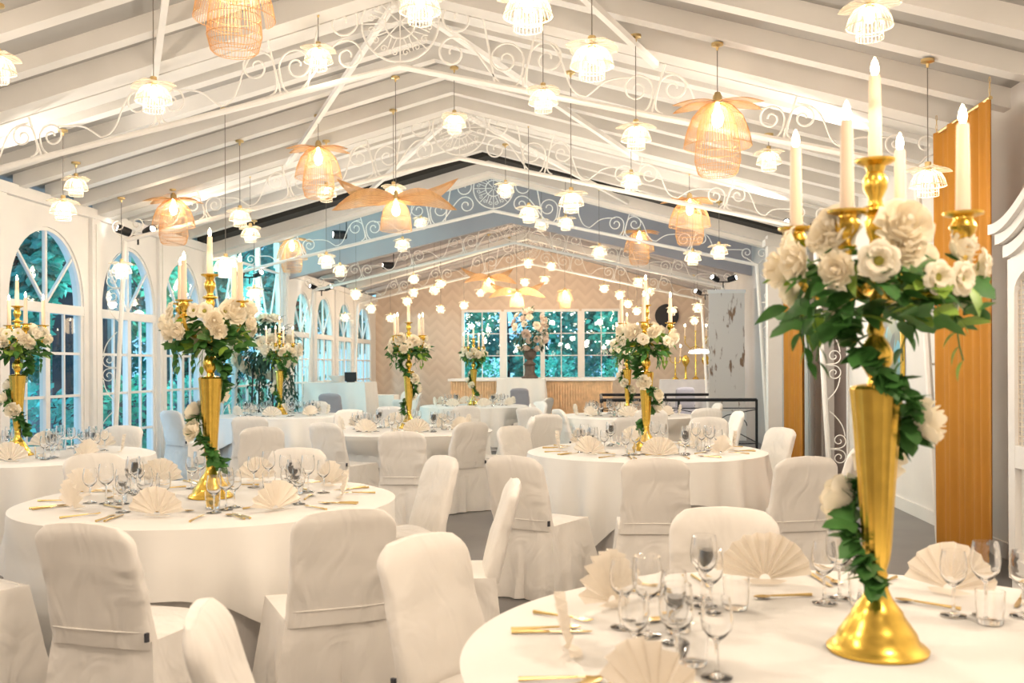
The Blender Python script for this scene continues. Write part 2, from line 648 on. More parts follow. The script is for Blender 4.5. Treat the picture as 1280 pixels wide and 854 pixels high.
def window_unit(i, y0, y1):
    w = empty('window_%d' % i, (XL - 0.05, (y0 + y1) / 2, 0), kind='structure')
    hw = (y1 - y0) / 2
    c = 0.0
    fr = MB()
    a = [(p[0] - (y0 + y1) / 2, p[1]) for p in arch(y0, y1)]
    inner = [(p[0] * 0.955, ZT + (p[1] - ZT) * 0.955) for p in a]
    for (p, q, r, s_) in zip(a, a[1:], inner[1:], inner):
        fr.prism([p, q, r, s_], 'x', -0.04, 0.03)
    fr.box(-0.04, -hw, 0.04, 0.03, -hw + 0.05, ZT - 0.06)
    fr.box(-0.04, hw - 0.05, 0.04, 0.03, hw, ZT - 0.06)
    fr.box(-0.04, -hw, ZT - 0.06, 0.045, hw, ZT + 0.05)
    fr.box(-0.038, -hw + 0.05, 0.04, 0.028, hw - 0.05, 0.14)
    fr.box(-0.04, -0.045, 0.04, 0.035, 0.045, ZT)
    fr.build('window_frame', M_WHITE, w, smooth=False)
    mu = MB()
    mu.box(-0.02, -0.02, ZT, 0.02, 0.02, ZA - 0.02)
    for sx in (-1, 1):
        mu.beam((0, 0, ZT + 0.04), (0, sx * hw * 0.74, ZT + (ZA - ZT) * 0.68), 0.03, 0.035, up=(1, 0, 0))
        mu.box(-0.015, sx * hw / 2 - 0.014, 0.14, 0.015, sx * hw / 2 + 0.014, ZT - 0.05)
    for z in (0.62, 1.12, 1.62):
        mu.box(-0.016, -hw + 0.05, z - 0.016, 0.016, hw - 0.05, z + 0.016)
    mu.build('glazing_bars', M_WHITE, w, smooth=False)
    pn = MB()
    poly = [(-hw + 0.02, 0.06)] + [(p[0] * 0.98, p[1]) for p in inner] + [(hw - 0.02, 0.06)]
    k = len(pn.v)
    pn.v += [(0.0, p[0], p[1]) for p in poly]
    pn.f.append(tuple(range(k, k + len(poly))))
    pn.build('pane', M_PANE, w, smooth=False)
    hd = MB().tube([(0.05, 0.03, 1.0), (0.07, 0.03, 1.0), (0.07, 0.10, 1.0)], 0.008)
    hd.build('door_handle', M_BLACK, w)


for i, (y0, y1) in enumerate(WINS):
    window_unit(i + 1, y0, y1)

# tall glazed side of the middle bay
w = empty('window_11', (XL - 0.05, 17.4, 0), kind='structure')
fr = MB()
for y in (-1.8, -0.62, 0.62, 1.8):
    fr.box(-0.04, y - 0.04, 0.0, 0.04, y + 0.04, 5.7)
for z in (0.04, 0.62, 1.12, 1.62, ZT, 3.3, 4.5, 5.65):
    fr.box(-0.03, -1.8, z - (0.05 if z == ZT else 0.018), 0.03, 1.8, z + (0.05 if z == ZT else 0.018))
for y in (-1.2, 0.0, 1.2):
    fr.box(-0.02, y - 0.016, 0, 0.02, y + 0.016, ZT)
    for sx in (-1, 1):
        fr.beam((0, y, ZT), (0, y + sx * 0.5, 3.25), 0.03, 0.03, up=(1, 0, 0))
fr.build('window_frame', M_WHITE, w, smooth=False)
k = MB()
k.v += [(0, -1.8, 0), (0, 1.8, 0), (0, 1.8, 5.7), (0, -1.8, 5.7)]
k.f.append((0, 1, 2, 3))
k.build('pane', M_PANE, w, smooth=False)

# ---- end wall with four window lights
EX = [(-3.64, -2.60), (-2.44, -1.46), (-1.38, -0.42), (-0.27, 0.70)]
EZ0, EZ1 = 1.12, 2.98
ew = MB()
ew.box(XL, YEND, 0, EX[0][0], YEND + 0.15, 5.2)
ew.box(EX[0][0], YEND, 0, EX[-1][1], YEND + 0.15, EZ0)
ew.box(EX[0][0], YEND, EZ1, EX[-1][1], YEND + 0.15, 5.2)
ew.box(EX[-1][1], YEND, 0, XR + 0.5, YEND + 0.15, 5.2)
structure(ew.build('wall_end', M_END, smooth=False))
for i in range(4):
    x0, x1 = EX[i]
    w = empty('window_%d' % (12 + i), ((x0 + x1) / 2, YEND, 0), kind='structure')
    h = (x1 - x0) / 2
    fr = MB()
    l = -0.06
    fr.box(-h + l, -0.05, EZ0 - 0.02, -h + 0.02, 0.08, EZ1)
    fr.box(h - 0.02, -0.05, EZ0 - 0.02, EX[i + 1][0] - (x0 + x1) / 2 - 0.061 if i < 3 else h + 0.09, 0.08, EZ1)
    fr.box(-h - 0.059, -0.052, EZ1 - 0.015, h + 0.02, 0.07, EZ1 + 0.05)
    fr.box(-h - 0.059, -0.052, EZ0 - 0.06, h + 0.02, 0.07, EZ0 + 0.015)
    fr.build('window_frame', M_WHITE, w, smooth=False)
    mu = MB()
    mu.box(-0.012, 0.02, EZ0, 0.012, 0.05, EZ1)
    for z in (EZ0 + 0.62, EZ0 + 1.24):
        mu.box(-h, 0.02, z - 0.012, h, 0.05, z + 0.012)
    mu.build('glazing_bars', M_WHITE, w, smooth=False)
    pn = MB()
    pn.v += [(-h, 0.06, EZ0), (h, 0.06, EZ0), (h, 0.06, EZ1), (-h, 0.06, EZ1)]
    pn.f.append((0, 1, 2, 3))
    pn.build('pane', M_PANE, w, smooth=False)

# ---- right wall, doorway, white boards
rw = MB()
rw.box(XR, -3, 0, XR + 0.15, 12.3, 3.60)
rw.box(XR, 12.3, 2.15, XR + 0.15, 13.45, 3.60)
rw.box(XR, 13.45, 0, XR + 0.15, 15.5, 3.60)
structure(rw.build('wall_right', M_WALLR, smooth=False))
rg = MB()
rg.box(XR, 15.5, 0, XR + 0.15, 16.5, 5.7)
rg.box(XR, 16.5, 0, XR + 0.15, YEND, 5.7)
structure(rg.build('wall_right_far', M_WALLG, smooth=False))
d = empty('door_1', (XR + 0.10, 12.87, 0), kind='structure')
MB().box(0, -0.57, 0, 0.05, 0.57, 2.15).build('door_leaf', M_BROWN, d, smooth=False)
fr = MB()
fr.box(-0.12, -0.63, 0, 0.0, -0.56, 2.2).box(-0.12, 0.56, 0, 0.0, 0.63, 2.2).box(-0.118, -0.56, 2.13, 0.0, 0.56, 2.2)
fr.build('door_frame', M_WHITE, d, smooth=False)
tr = MB()
for y in (13.6, 14.0, 14.4, 14.8):
    tr.box(XR - 0.03, y, 0, XR, y + 0.36, 3.2)
structure(tr.build('trim_2', M_WHITE, smooth=False))
structure(MB().box(XR - 0.02, 7.0, 0, XR, 12.24, 0.12).build('baseboard_right', M_WHITE, smooth=False))
structure(MB().box(XL + 0.0, 4, 0, XL + 0.03, 9.9, 0.0 + 0.03).build('baseboard_left', M_WHITE, smooth=False))
# closing wall behind the camera
structure(MB().box(XL - 0.2, -3.15, 0, XR + 0.9, -3.0, 5.0).build('wall_back', M_WHITE, smooth=False))
# white column at the end of the near hall
c = MB()
c.box(2.56, 14.9, 0, 2.76, 15.1, 3.36)
c.box(2.52, 14.86, 0, 2.80, 15.14, 0.15)
c.box(2.52, 14.86, 3.20, 2.80, 15.14, 3.30)
structure(c.build('column', M_WHITE, smooth=False))


# ------------------------------------------------------------------ trusses
def spiral(cx, cz, r1, a0, turns, sgn, r0=0.18, n=26):
    """from the outer radius r1 at angle a0 inwards"""
    out = []
    for i in range(n + 1):
        t = i / n
        r = r1 * (1 - t) + r1 * r0 * t
        a = a0 + sgn * 2 * PI * turns * t
        out.append((cx + r * math.cos(a), cz + r * math.sin(a)))
    return out


def bez(p0, p1, p2, p3, n=14):
    out = []
    for i in range(n + 1):
        t = i / n
        u = 1 - t
        out.append(tuple(u ** 3 * p0[k] + 3 * u * u * t * p1[k] + 3 * u * t * t * p2[k] + t ** 3 * p3[k] for k in range(2)))
    return out


HS = 4.235
ZB, ZAP = 3.05, 3.99
CS = (ZAP - ZB) / HS


def chz(d):
    return ZAP - CS * d


def truss_mesh():
    """returns dict part -> MB in local coordinates: x from the ridge, z height, y = 0"""
    P = {}
    to3 = lambda pts: [(p[0], 0, p[1]) for p in pts]
    ch = MB()
    ch.tube([(-HS, 0, ZB), (0, 0, ZAP), (HS, 0, ZB)], 0.028, 8)
    P['bottom_chord'] = ch
    cx, cz, rr = 0, ZAP + 0.37, 0.33
    wh = MB()
    ring = lambda r, w: wh.tube([(cx + r * math.cos(2 * PI * i / 40), 0, cz + r * math.sin(2 * PI * i / 40)) for i in range(40)], w, 5, closed=True)
    ring(rr, 0.010)
    ring(0.13, 0.008)
    for k in range(8):
        a = 2 * PI * k / 8
        wh.tube([(cx + 0.02 * math.cos(a), 0, cz + 0.02 * math.sin(a)), (cx + rr * math.cos(a), 0, cz + rr * math.sin(a))], 0.006, 5)
        for sg in (-1, 1):
            am = a + sg * PI / 8 * 0.5
            sp = spiral(cx + 0.255 * math.cos(am), cz + 0.255 * math.sin(am), 0.036, a + PI * (0.5 if sg > 0 else -0.5), 1.2, sg, n=12)
            wh.tube(to3([(cx + 0.13 * math.cos(a + sg * 0.2), cz + 0.13 * math.sin(a + sg * 0.2))] + sp), 0.005, 4)
    P['rosette'] = wh
    for sx in (-1, 1):
        sc_ = MB()
        M = lambda pts: to3([(sx * p[0], p[1]) for p in pts])
        # two big scrolls beside the rosette
        s1 = spiral(0.50, cz + 0.02, 0.17, R(60), 1.35, 1)
        sc_.tube(M(bez((0.80, chz(0.80) + 0.02), (0.70, cz + 0.1), (0.66, cz + 0.30), s1[0]) + s1), 0.010, 5)
        s2 = spiral(0.45, chz(0.45) + 0.20, 0.14, R(70), 1.35, 1)
        sc_.tube(M(bez((0.85, chz(0.85) + 0.02), (0.70, chz(0.7) + 0.15), (0.62, chz(0.6) + 0.34), s2[0]) + s2), 0.010, 5)
        nodes = [1.03, 2.10, 3.17]
        hts = [0.50, 0.42, 0.36]
        for nd, ht in zip(nodes, hts):
            zb = chz(nd)
            sc_.tube(M([(nd, zb), (nd + 0.12, zb + ht)]), 0.010, 5)
            for sg in (-1, 1):
                r1 = 0.145 * ht / 0.46
                cxx = nd + 0.04 + sg * (r1 + 0.02)
                sp = spiral(cxx, zb + ht * 0.52, r1, R(180 if sg > 0 else 0), 1.5, -sg)
                tail = bez((nd + sg * 0.10, zb + 0.01), (nd + sg * 0.02, zb + 0.04), (nd + 0.02 + sg * 0.012, zb + ht * 0.2), sp[0], 8)
                sc_.tube(M(tail + sp), 0.009, 5)
        ends = [(1.03, 0.50), (2.10, 0.42), (3.17, 0.36), (4.15, 0.3)]
        for (na, ha), (nb, hb) in zip(ends, ends[1:]):
            a0 = (na + 0.12, chz(na) + ha * 0.85)
            b0 = (nb - 0.12, chz(nb) + hb * 0.75)
            m0 = ((na + nb) / 2, chz((na + nb) / 2) + 0.05)
            sc_.tube(M(bez(a0, (na + 0.42, chz(na) + ha * 0.8), (na + 0.3, m0[1] + 0.02), m0) + bez(m0, (nb - 0.4, m0[1] + 0.08), (nb - 0.42, b0[1] + 0.02), b0)[1:]), 0.008, 5)
        P['scrollwork' + ('' if sx < 0 else ' ')] = sc_
        po = MB()
        po.tube([(sx * HS, 0, ZB), (sx * (HS + 0.17), 0, 0.0)], 0.03, 8)
        P['post' + ('' if sx < 0 else ' ')] = po
        br = MB()
        wx = HS + 0.25
        for z0 in (2.45, 1.45, 0.45):
            xp = HS + 0.17 * (1 - z0 / ZB)
            r1 = 0.09
            for sg in (-1, 1):
                sp = spiral(xp + 0.13, z0 + sg * (r1 + 0.01), r1, R(-90 * sg), 1.4, sg)
                br.tube(M([(xp + 0.01, z0)] + sp), 0.007, 5)
                br.tube(M(bez((xp + 0.02, z0 + sg * 0.45), (xp + 0.12, z0 + sg * 0.36), (xp + 0.18, z0 + sg * 0.3), (xp + 0.2, z0 + sg * 0.15), 8)), 0.007, 5)
        # top bracket
        sp = spiral(HS + 0.08, ZB + 0.18, 0.1, R(-90), 1.4, 1)
        br.tube(M([(HS, ZB)] + sp), 0.009, 5)
        sp = spiral(HS - 0.16, ZB + 0.20, 0.09, R(-90), 1.4, -1)
        br.tube(M([(HS, ZB)] + sp), 0.009, 5)
        P['wall_scroll' + ('' if sx < 0 else ' ')] = br
    return P


TRUSS_LABELS = [
    'white scrolled iron roof truss above the front tables, its rosette nearly at the top edge',
    'white scrolled iron roof truss with rosette at mid height behind the front truss',
    'white scrolled iron roof truss past the dark roof gap, rosette against the grey gable',
    'white iron roof truss just inside the far room under the brownish ceiling',
    'white iron roof truss nearest the patterned end wall and its windows',
]
tp = truss_mesh()
proto = empty('roof_truss', (XC, FRAMES[1], 0), label=TRUSS_LABELS[0], cat='truss', group='white iron roof trusses')
for nm, mb in tp.items():
    mb.build(nm.strip(), M_IRON, proto)
for i, fy in enumerate(FRAMES[2:]):
    c = copy_tree(proto)
    c.location = (XC, fy, 0)
    c['label'] = TRUSS_LABELS[i + 1]

# ------------------------------------------------------------------ lights
LC = (1.0, 0.895, 0.765)


def point(loc, e, r=0.05, col=LC, name='lamp_and_fill_light'):
    l = bpy.data.lights.new(name, 'POINT')
    l.energy = e
    l.color = col
    l.shadow_soft_size = r
    o = bpy.data.objects.new(name, l)
    COL.objects.link(o)
    o.location = loc
    return o


def spot(loc, target, e, ang, col=(1, 0.93, 0.84), r=0.06, blend=0.6):
    l = bpy.data.lights.new('spot_light', 'SPOT')
    l.energy = e
    l.color = col
    l.shadow_soft_size = r
    l.spot_size = R(ang)
    l.spot_blend = blend
    o = bpy.data.objects.new('spot_light', l)
    COL.objects.link(o)
    o.location = loc
    o.rotation_euler = (Vector(target) - Vector(loc)).to_track_quat('-Z', 'Y').to_euler()
    return o


# ------------------------------------------------------------------ pendants
def dome_cage(prof, nm, rings, wr, mt_n=4):
    b_ = MB()
    for k in range(nm):
        a = 2 * PI * k / nm
        b_.tube([(r * math.cos(a), r * math.sin(a), z) for r, z in prof], wr, mt_n, caps=False)
    for (r, z) in rings:
        b_.tube([(r * math.cos(2 * PI * i / 28), r * math.sin(2 * PI * i / 28), z) for i in range(28)], wr * 1.25, mt_n, closed=True)
    return b_


def interp_prof(pts, n=10):
    out = []
    for i in range(n + 1):
        t = i / n * (len(pts) - 1)
        k = min(int(t), len(pts) - 2)
        f = t - k
        out.append(tuple(pts[k][j] * (1 - f) + pts[k + 1][j] * f for j in range(2)))
    return out


def petal(length, width, z0, z1, az, curve=0.0, n=8, base=0.02, tilt=0.0):
    """leaf-shaped sheet from the centre out along azimuth az"""
    rows = []
    ca, sa = math.cos(az), math.sin(az)
    for i in range(n + 1):
        t = i / n
        x = base + (length - base) * t
        w = width * math.sin(PI * min(1, (0.12 + 0.88 * t))) ** 0.8 if t < 1 else 0.001
        z = z0 + (z1 - z0) * t + curve * math.sin(PI * t)
        row = []
        for j in range(5):
            u = (j / 4 - 0.5) * w
            zz = z - 0.25 * abs(u) + u * math.sin(tilt)
            u *= math.cos(tilt)
            row.append((ca * x - sa * u, sa * x + ca * u, zz))
        rows.append(row)
    return MB().grid(rows)


def ribs(length, width, z0, z1, az, curve, k, wr, base=0.02, tilt=0.0):
    b_ = MB()
    ca, sa = math.cos(az), math.sin(az)
    for q in range(k):
        u0 = (q / (k - 1) - 0.5)
        pts = []
        for i in range(9):
            t = i / 8
            x = base + (length - base) * t
            w = width * math.sin(PI * min(1, (0.12 + 0.88 * t))) ** 0.8 if t < 1 else 0.001
            u = u0 * w
            z = z0 + (z1 - z0) * t + curve * math.sin(PI * t) - 0.25 * abs(u) + u * math.sin(tilt)
            u *= math.cos(tilt)
            pts.append((ca * x - sa * u, sa * x + ca * u, z))
        b_.tube(pts, wr, 3, caps=False)
    return b_


def make_small():
    root = empty('wire_pendant', (0, 0, 50))
    top = [(0.012, 0.062), (0.05, 0.058), (0.085, 0.035), (0.108, -0.005), (0.120, -0.05)]
    prof = interp_prof(top, 8)
    oc = dome_cage(prof, 30, [(0.120, -0.05), (0.119, -0.046)], 0.0017)
    oc.build('outer_shade', M_WIRE, root, fix=False)
    s_ = MB().lathe([(r * 0.985, z) for r, z in prof], 20)
    s_.build('shade_mesh', M_SHEERW, root, fix=False)
    inn = [(0.012, 0.055), (0.055, 0.03), (0.068, -0.04), (0.070, -0.115)]
    ic = dome_cage(interp_prof(inn, 6), 22, [(0.070, -0.115), (0.069, -0.08)], 0.0016)
    ic.build('inner_shade', M_WIRE, root, fix=False)
    p = MB()
    for k in range(4):
        p.add(petal(0.165, 0.17, 0.075, 0.050, PI / 2 * k + 0.5, 0.02))
    p.build('petal_top', M_PETALW, root, fix=False)
    p = MB()
    for k in range(4):
        p.add(ribs(0.165, 0.17, 0.0755, 0.0505, PI / 2 * k + 0.5, 0.02, 7, 0.0012))
    p.build('petal_rib', M_WIRE, root, fix=False)
    MB().lathe([(0, 0.055), (0.022, 0.055), (0.022, 0.115), (0.014, 0.12), (0, 0.12)], 12).build('socket', M_BRASS, root)
    MB().lathe([(0, -0.030), (0.016, -0.026), (0.027, -0.006), (0.026, 0.014), (0.014, 0.040), (0.013, 0.055), (0, 0.055)], 12).build('bulb', M_BULB, root)
    return root


def make_big():
    root = empty('rattan_pendant', (0, 0, 50))
    o_ = [(0.03, 0.22), (0.11, 0.20), (0.19, 0.11), (0.235, 0.0), (0.255, -0.11)]
    prof = interp_prof(o_, 10)
    b_ = MB()
    nm = 64
    for k in range(nm):
        a = 2 * PI * k / nm
        if abs(math.sin(a)) > 0.93:
            continue
        b_.tube([(r * math.cos(a), r * math.sin(a), z) for r, z in prof], 0.0022, 3, caps=False)
    for (r, z) in (prof[-1], prof[5]):
        for c0 in (0, PI):
            b_.tube([(r * math.cos(c0 + R(q)), r * math.sin(c0 + R(q)), z) for q in range(-66, 67, 6)], 0.003, 4)
    b_.build('outer_shade', M_RATTAN, root, fix=False)
    s_ = MB()
    for c0 in (0, PI):
        s_.grid([[(r * 0.985 * math.cos(c0 + R(q)), r * 0.985 * math.sin(c0 + R(q)), z) for q in range(-66, 67, 11)] for r, z in prof])
    s_.build('shade_mesh', M_SHEERA, root, fix=False)
    i_ = [(0.03, 0.215), (0.10, 0.16), (0.145, 0.04), (0.165, -0.10), (0.172, -0.22), (0.15, -0.31), (0.13, -0.33)]
    ip = interp_prof(i_, 12)
    ic = dome_cage(ip, 48, [ip[k] for k in (4, 6, 7, 8, 9, 10, 12)], 0.002, 3)
    ic.build('inner_basket', M_RATTAN, root, fix=False)
    p, q = MB(), MB()
    for k in range(4):
        az = (0.35, PI - 0.35, PI + 0.35, -0.35)[k]
        p.add(petal(0.36, 0.20, 0.235, 0.185, az, 0.03))
        q.add(ribs(0.36, 0.20, 0.236, 0.186, az, 0.03, 9, 0.0016))
    p.build('petal_top', M_PETALA, root, fix=False)
    q.build('petal_rib', M_RATTAN, root, fix=False)
    MB().lathe([(0, 0.22), (0.035, 0.22), (0.035, 0.27), (0.02, 0.30), (0, 0.30)], 12).build('socket', M_BRASS, root)
    MB().lathe([(0, 0.03), (0.03, 0.045), (0.045, 0.085), (0.04, 0.13), (0.018, 0.18), (0.015, 0.22), (0, 0.22)], 12).build('bulb', M_BULB, root)
    return root


def make_wing():
    root = empty('winged_pendant', (0, 0, 50))
    o_ = [(0.02, 0.15), (0.08, 0.13), (0.13, 0.05), (0.155, -0.05), (0.165, -0.17)]
    oc = dome_cage(interp_prof(o_, 10), 52, [(0.165, -0.17), (0.15, -0.03)], 0.0018, 3)
    oc.build('shade', M_RATTAN, root, fix=False)
    MB().lathe([(r * 0.985, z) for r, z in interp_prof(o_, 8)], 20).build('shade_mesh', M_SHEERA, root, fix=False)
    for k, (az, z1, cv) in enumerate(((0.22, 0.40, -0.06), (PI - 0.22, 0.40, -0.06), (-0.22, 0.02, 0.09), (PI + 0.22, 0.02, 0.09))):
        tl_ = R(52) if k in (0, 3) else R(-52)
        w_ = petal(0.66, 0.21, 0.17, z1, az, cv, 12, tilt=tl_)
        wo = w_.build('wing', M_PETALA, root, fix=False)
        ribs(0.66, 0.21, 0.171, z1 + 0.001, az, cv, 15, 0.0022, tilt=tl_).build('wing_rib', M_RATTAN, wo, fix=False)
    MB().lathe([(0, 0.16), (0.025, 0.16), (0.025, 0.23), (0.012, 0.25), (0, 0.25)], 12).build('socket', M_BRASS, root)
    MB().lathe([(0, -0.02), (0.03, -0.005), (0.042, 0.03), (0.036, 0.07), (0.016, 0.12), (0, 0.16)], 12).build('bulb', M_BULB, root)
    return root


CORD = MB().tube([(0, 0, 0), (0, 0, 1)], 0.0035, 5).mesh('cord', M_CORD)
HOOK = MB().lathe([(0, 0), (0.045, 0), (0.045, -0.02), (0.012, -0.03), (0.008, -0.055), (0, -0.06)], 12).mesh('ceiling_rose', M_BRASS)
NSOCK = {'wire_pendant': 0.12, 'rattan_pendant': 0.30, 'winged_pendant': 0.25}
PROTO = {'wire_pendant': make_small(), 'rattan_pendant': make_big(), 'winged_pendant': make_wing()}
USED = set()


def ceiling_at(x, y):
    if y < Y1:
        return roofz(x) + 0.0
    if y < YG + 0.12:
        return 5.7
    return roof2(x) - 0.0


def pendant(kind, loc, label, group, energy, scale=1.0, rz=None, light=True):
    src = PROTO[kind]
    o = src if kind not in USED else copy_tree_parts(src)
    USED.add(kind)
    o.location = loc
    o.rotation_euler = (0, 0, random.uniform(0, 6.28) if rz is None else rz)
    o.scale = (scale,) * 3
    tag(o, label, 'pendant lamp', group)
    top = ceiling_at(loc[0], loc[1])
    z0 = NSOCK[kind]
    L = (top - loc[2]) / scale - z0
    if L > 0.01:
        c_ = bpy.data.objects.new('cord', CORD)
        COL.objects.link(c_)
        c_.parent = o
        c_.location = (0, 0, z0)
        c_.scale = (1, 1, L)
        h = bpy.data.objects.new('ceiling_rose', HOOK)
        COL.objects.link(h)
        h.parent = o
        h.location = (0, 0, z0 + L)
    if light:
        off = -0.06 if kind == 'wire_pendant' else -0.02
        point((loc[0], loc[1], loc[2] + off * scale), energy, 0.04)
    return o


def copy_tree_parts(src):
    c = src.copy()
    COL.objects.link(c)
    for ch in list(src.children):
        if ch.name.startswith(('cord', 'ceiling_rose')):
            continue
        copy_tree(ch, c)
    return c


E_S, E_B = 1.1, 2.2
SMALL = [
    (-3, 82, 44, 'small white wire pendant cut off by the left edge of the picture'),
    (192, 118, 45, 'small white wire pendant hanging before the left ceiling beside the white brace'),
    (95, 231, 29, 'small white wire pendant, upper of two above the first arched window'),
    (79, 260, 32, 'small white wire pendant, lower of two above the first arched window'),
    (398, 70, 36, 'small white wire pendant in front of the left scrollwork of the front truss'),
    (660, 8, 62, 'white wire pendant cut by the top edge right of the front rosette'),
    (525, 4, 52, 'white wire pendant cut by the top edge before the front rosette'),
    (740, 72, 55, 'large looking white wire pendant with wide petals right of centre near the top'),
    (679, 122, 37, 'small white wire pendant at the first strut right of the front rosette'),
    (795, 168, 38, 'small white wire pendant left of the big amber basket pendant'),
    (568, 152, 29, 'small yellowish wire pendant before the second rosette'),
    (1087, 22, 57, 'white wire pendant straight above the nearest candelabra'),
    (1160, 224, 44, 'white wire pendant glowing behind the right candles of the nearest candelabra'),
    (961, 198, 31, 'small wire pendant right of the big amber basket pendant, before the bright ceiling strip'),
    (789, 225, 26, 'small wire pendant just below the one left of the amber basket pendant'),
    (632, 236, 22, 'small yellowish wire pendant in front of the rosette on the grey gable'),
    (714, 250, 32, 'white wire pendant, the larger of the cluster right of the grey gable rosette'),
    (661, 266, 25, 'white wire pendant, left one of the cluster right of the grey gable rosette'),
    (677, 280, 18, 'tiny wire pendant, lowest of the cluster right of the grey gable rosette'),
    (707, 278, 20, 'tiny wire pendant directly under the larger one of the gable cluster'),
    (749, 314, 20, 'tiny wire pendant left of the amber pendant over the right middle table'),
    (866, 321, 21, 'white wire pendant directly under the second amber basket pendant'),
    (899, 313, 22, 'white wire pendant right of and below the second amber basket pendant'),
    (492, 240, 26, 'small wire pendant just above the big winged pendant'),
    (300, 270, 27, 'small wire pendant, upper of two over the left rear tables'),
    (313, 291, 24, 'small wire pendant, lower of two over the left rear tables'),
    (152, 336, 25, 'small wire pendant hanging before the second arched window'),
    (318, 366, 20, 'small wire pendant hanging before the tall glazed bay'),
    (282, 332, 30, 'small wire pendant behind the candles of the front left candelabra'),
    (408, 325, 21, 'tiny wire pendant, left of the pair below the grey gable on the left'),
    (425, 337, 18, 'tiny wire pendant, right of the pair below the grey gable on the left'),
    (503, 305, 19, 'tiny wire pendant directly under the big winged pendant'),
    (526, 278, 18, 'tiny wire pendant right of the shade of the big winged pendant'),
    (408, 240, 25, 'small wire pendant under the left amber basket pendant'),
]
for (px, py, w_, lab) in SMALL:
    d_ = F * 0.24 / w_
    p = at(px, py, d_)
    p.z = min(p.z, ceiling_at(p.x, p.y) - 0.14)
    pendant('wire_pendant', p, lab, 'small wire pendants', E_S)
BIG = [
    (293, 2, 100, 'big amber basket pendant cut by the top edge left of the front rosette'),
    (897, 165, 84, 'big amber basket pendant over the right aisle, the largest and fully seen'),
    (862, 272, 52, 'amber basket pendant in the middle distance right of the grey gable'),
    (799, 306, 38, 'amber basket pendant, smallest of the right three, below the grey gable'),
    (365, 316, 38, 'amber basket pendant before the tall glazed bay on the left'),
    (398, 210, 58, 'amber basket pendant left of the big winged pendant'),
    (217, 272, 52, 'pale amber basket pendant before the bright ceiling strip on the left'),
]
for (px, py, w_, lab) in BIG:
    p = at(px, py, F * 0.51 / w_)
    p.z = min(p.z, ceiling_at(p.x, p.y) - 0.32)
    pendant('rattan_pendant', p, lab, 'amber basket pendants', E_B, rz=YAW + random.uniform(-0.3, 0.3))
p = at(495, 268, 10.4)
pendant('winged_pendant', p, 'large amber winged pendant with four long blades left of centre', 'winged pendants', E_B, rz=YAW)
pendant('winged_pendant', at(646, 374, 22.5), 'amber winged pendant over the bar windows in the far room, lower of two', 'winged pendants', 14, rz=0.1)
pendant('winged_pendant', at(611, 356, 23.2), 'amber winged pendant over the far room, upper left of two', 'winged pendants', 14, rz=0.4)
pendant('rattan_pendant', at(706, 372, 24), 'small amber basket pendant in the far room before the end wall', 'amber basket pendants', 12, 0.8)
FAR = [(445, 367, 19.5), (464, 385, 21.5), (517, 348, 20.5), (551, 354, 22), (543, 362, 21), (517, 365, 23), (509, 376, 22.5), (551, 386, 24), (488, 397, 24),
       (580, 381, 25), (601, 365, 25.5), (637, 364, 24.5), (660, 328, 21), (689, 332, 22.5), (656, 352, 24), (681, 349, 25), (755, 360, 24), (775, 368, 22),
       (785, 379, 24.5), (798, 352, 20.5), (812, 364, 23), (796, 388, 25), (840, 388, 22.5), (872, 384, 21.5), (868, 400, 24), (894, 389, 21), (431, 396, 23)]
ROWN = ['far left by the glazed doors', 'left of the bar windows', 'above the bar windows', 'right of the bar windows', 'far right by the arc lamp']
cnt = {}
for (px, py, d_) in FAR:
    zone = 0 if px < 480 else 1 if px < 575 else 2 if px < 720 else 3 if px < 830 else 4
    p = at(px, py, d_)
    p.z = min(p.z, ceiling_at(p.x, p.y) - 0.16)
    hgt = 'higher' if py < 366 else 'lower'
    cnt[(zone, hgt)] = cnt.get((zone, hgt), 0) + 1
    lab = 'tiny far room pendant, %s, in the %s row' % (ROWN[zone], hgt)
    pendant('wire_pendant', p, lab, 'far room pendants, %s, %s row' % (ROWN[zone], hgt), 1.6, 0.95)
# added fill lights over the near tables and behind the camera, without fixtures
for (x, y, z) in ((-3.6, 3.2, 3.3), (-1.4, 2.2, 3.5), (1.2, 1.6, 3.3), (-2.6, -0.6, 3.4), (0.6, -1.2, 3.4), (2.2, 3.4, 3.1), (-4.6, 6.0, 3.1), (-0.4, 4.4, 3.75)):
    point((x, y, min(z, 2.5)), 34, 0.12, (1.0, 0.835, 0.67))
# added unseen fill lights between the pendants, to brighten the room
for (x, y, z, e_) in ((-3.6, 9.4, 2.6, 22), (-1.6, 7.4, 2.9, 30), (1.3, 7.6, 2.6, 30), (-3.3, 12.4, 2.7, 26), (-0.3, 11.2, 2.9, 32), (1.6, 11.4, 2.6, 28), (-2.2, 14.0, 2.9, 32), (0.6, 14.4, 2.8, 28),
                      (-4.2, 17.4, 2.8, 20), (-0.8, 17.6, 2.9, 24), (1.2, 20.8, 2.8, 20), (-3.6, 21.6, 2.7, 24), (-1.4, 22.0, 2.9, 36), (-3.8, 24.8, 2.7, 44), (0.2, 24.6, 2.8, 48), (-1.8, 25.2, 3.3, 40)):
    point((x, y, z - 0.4 if y < 19 else z), e_, 0.09, LC if y < 19 else (1.0, 0.74, 0.50))

# ------------------------------------------------------------------ stage spot fixtures with uplight
can = MB().lathe([(0, 0.0), (0.05, 0.0), (0.055, 0.05), (0.055, 0.17), (0.045, 0.17), (0.04, 0.155), (0, 0.155)], 14)
lens = MB().lathe([(0, 0.158), (0.04, 0.158), (0.035, 0.166), (0, 0.168)], 14)


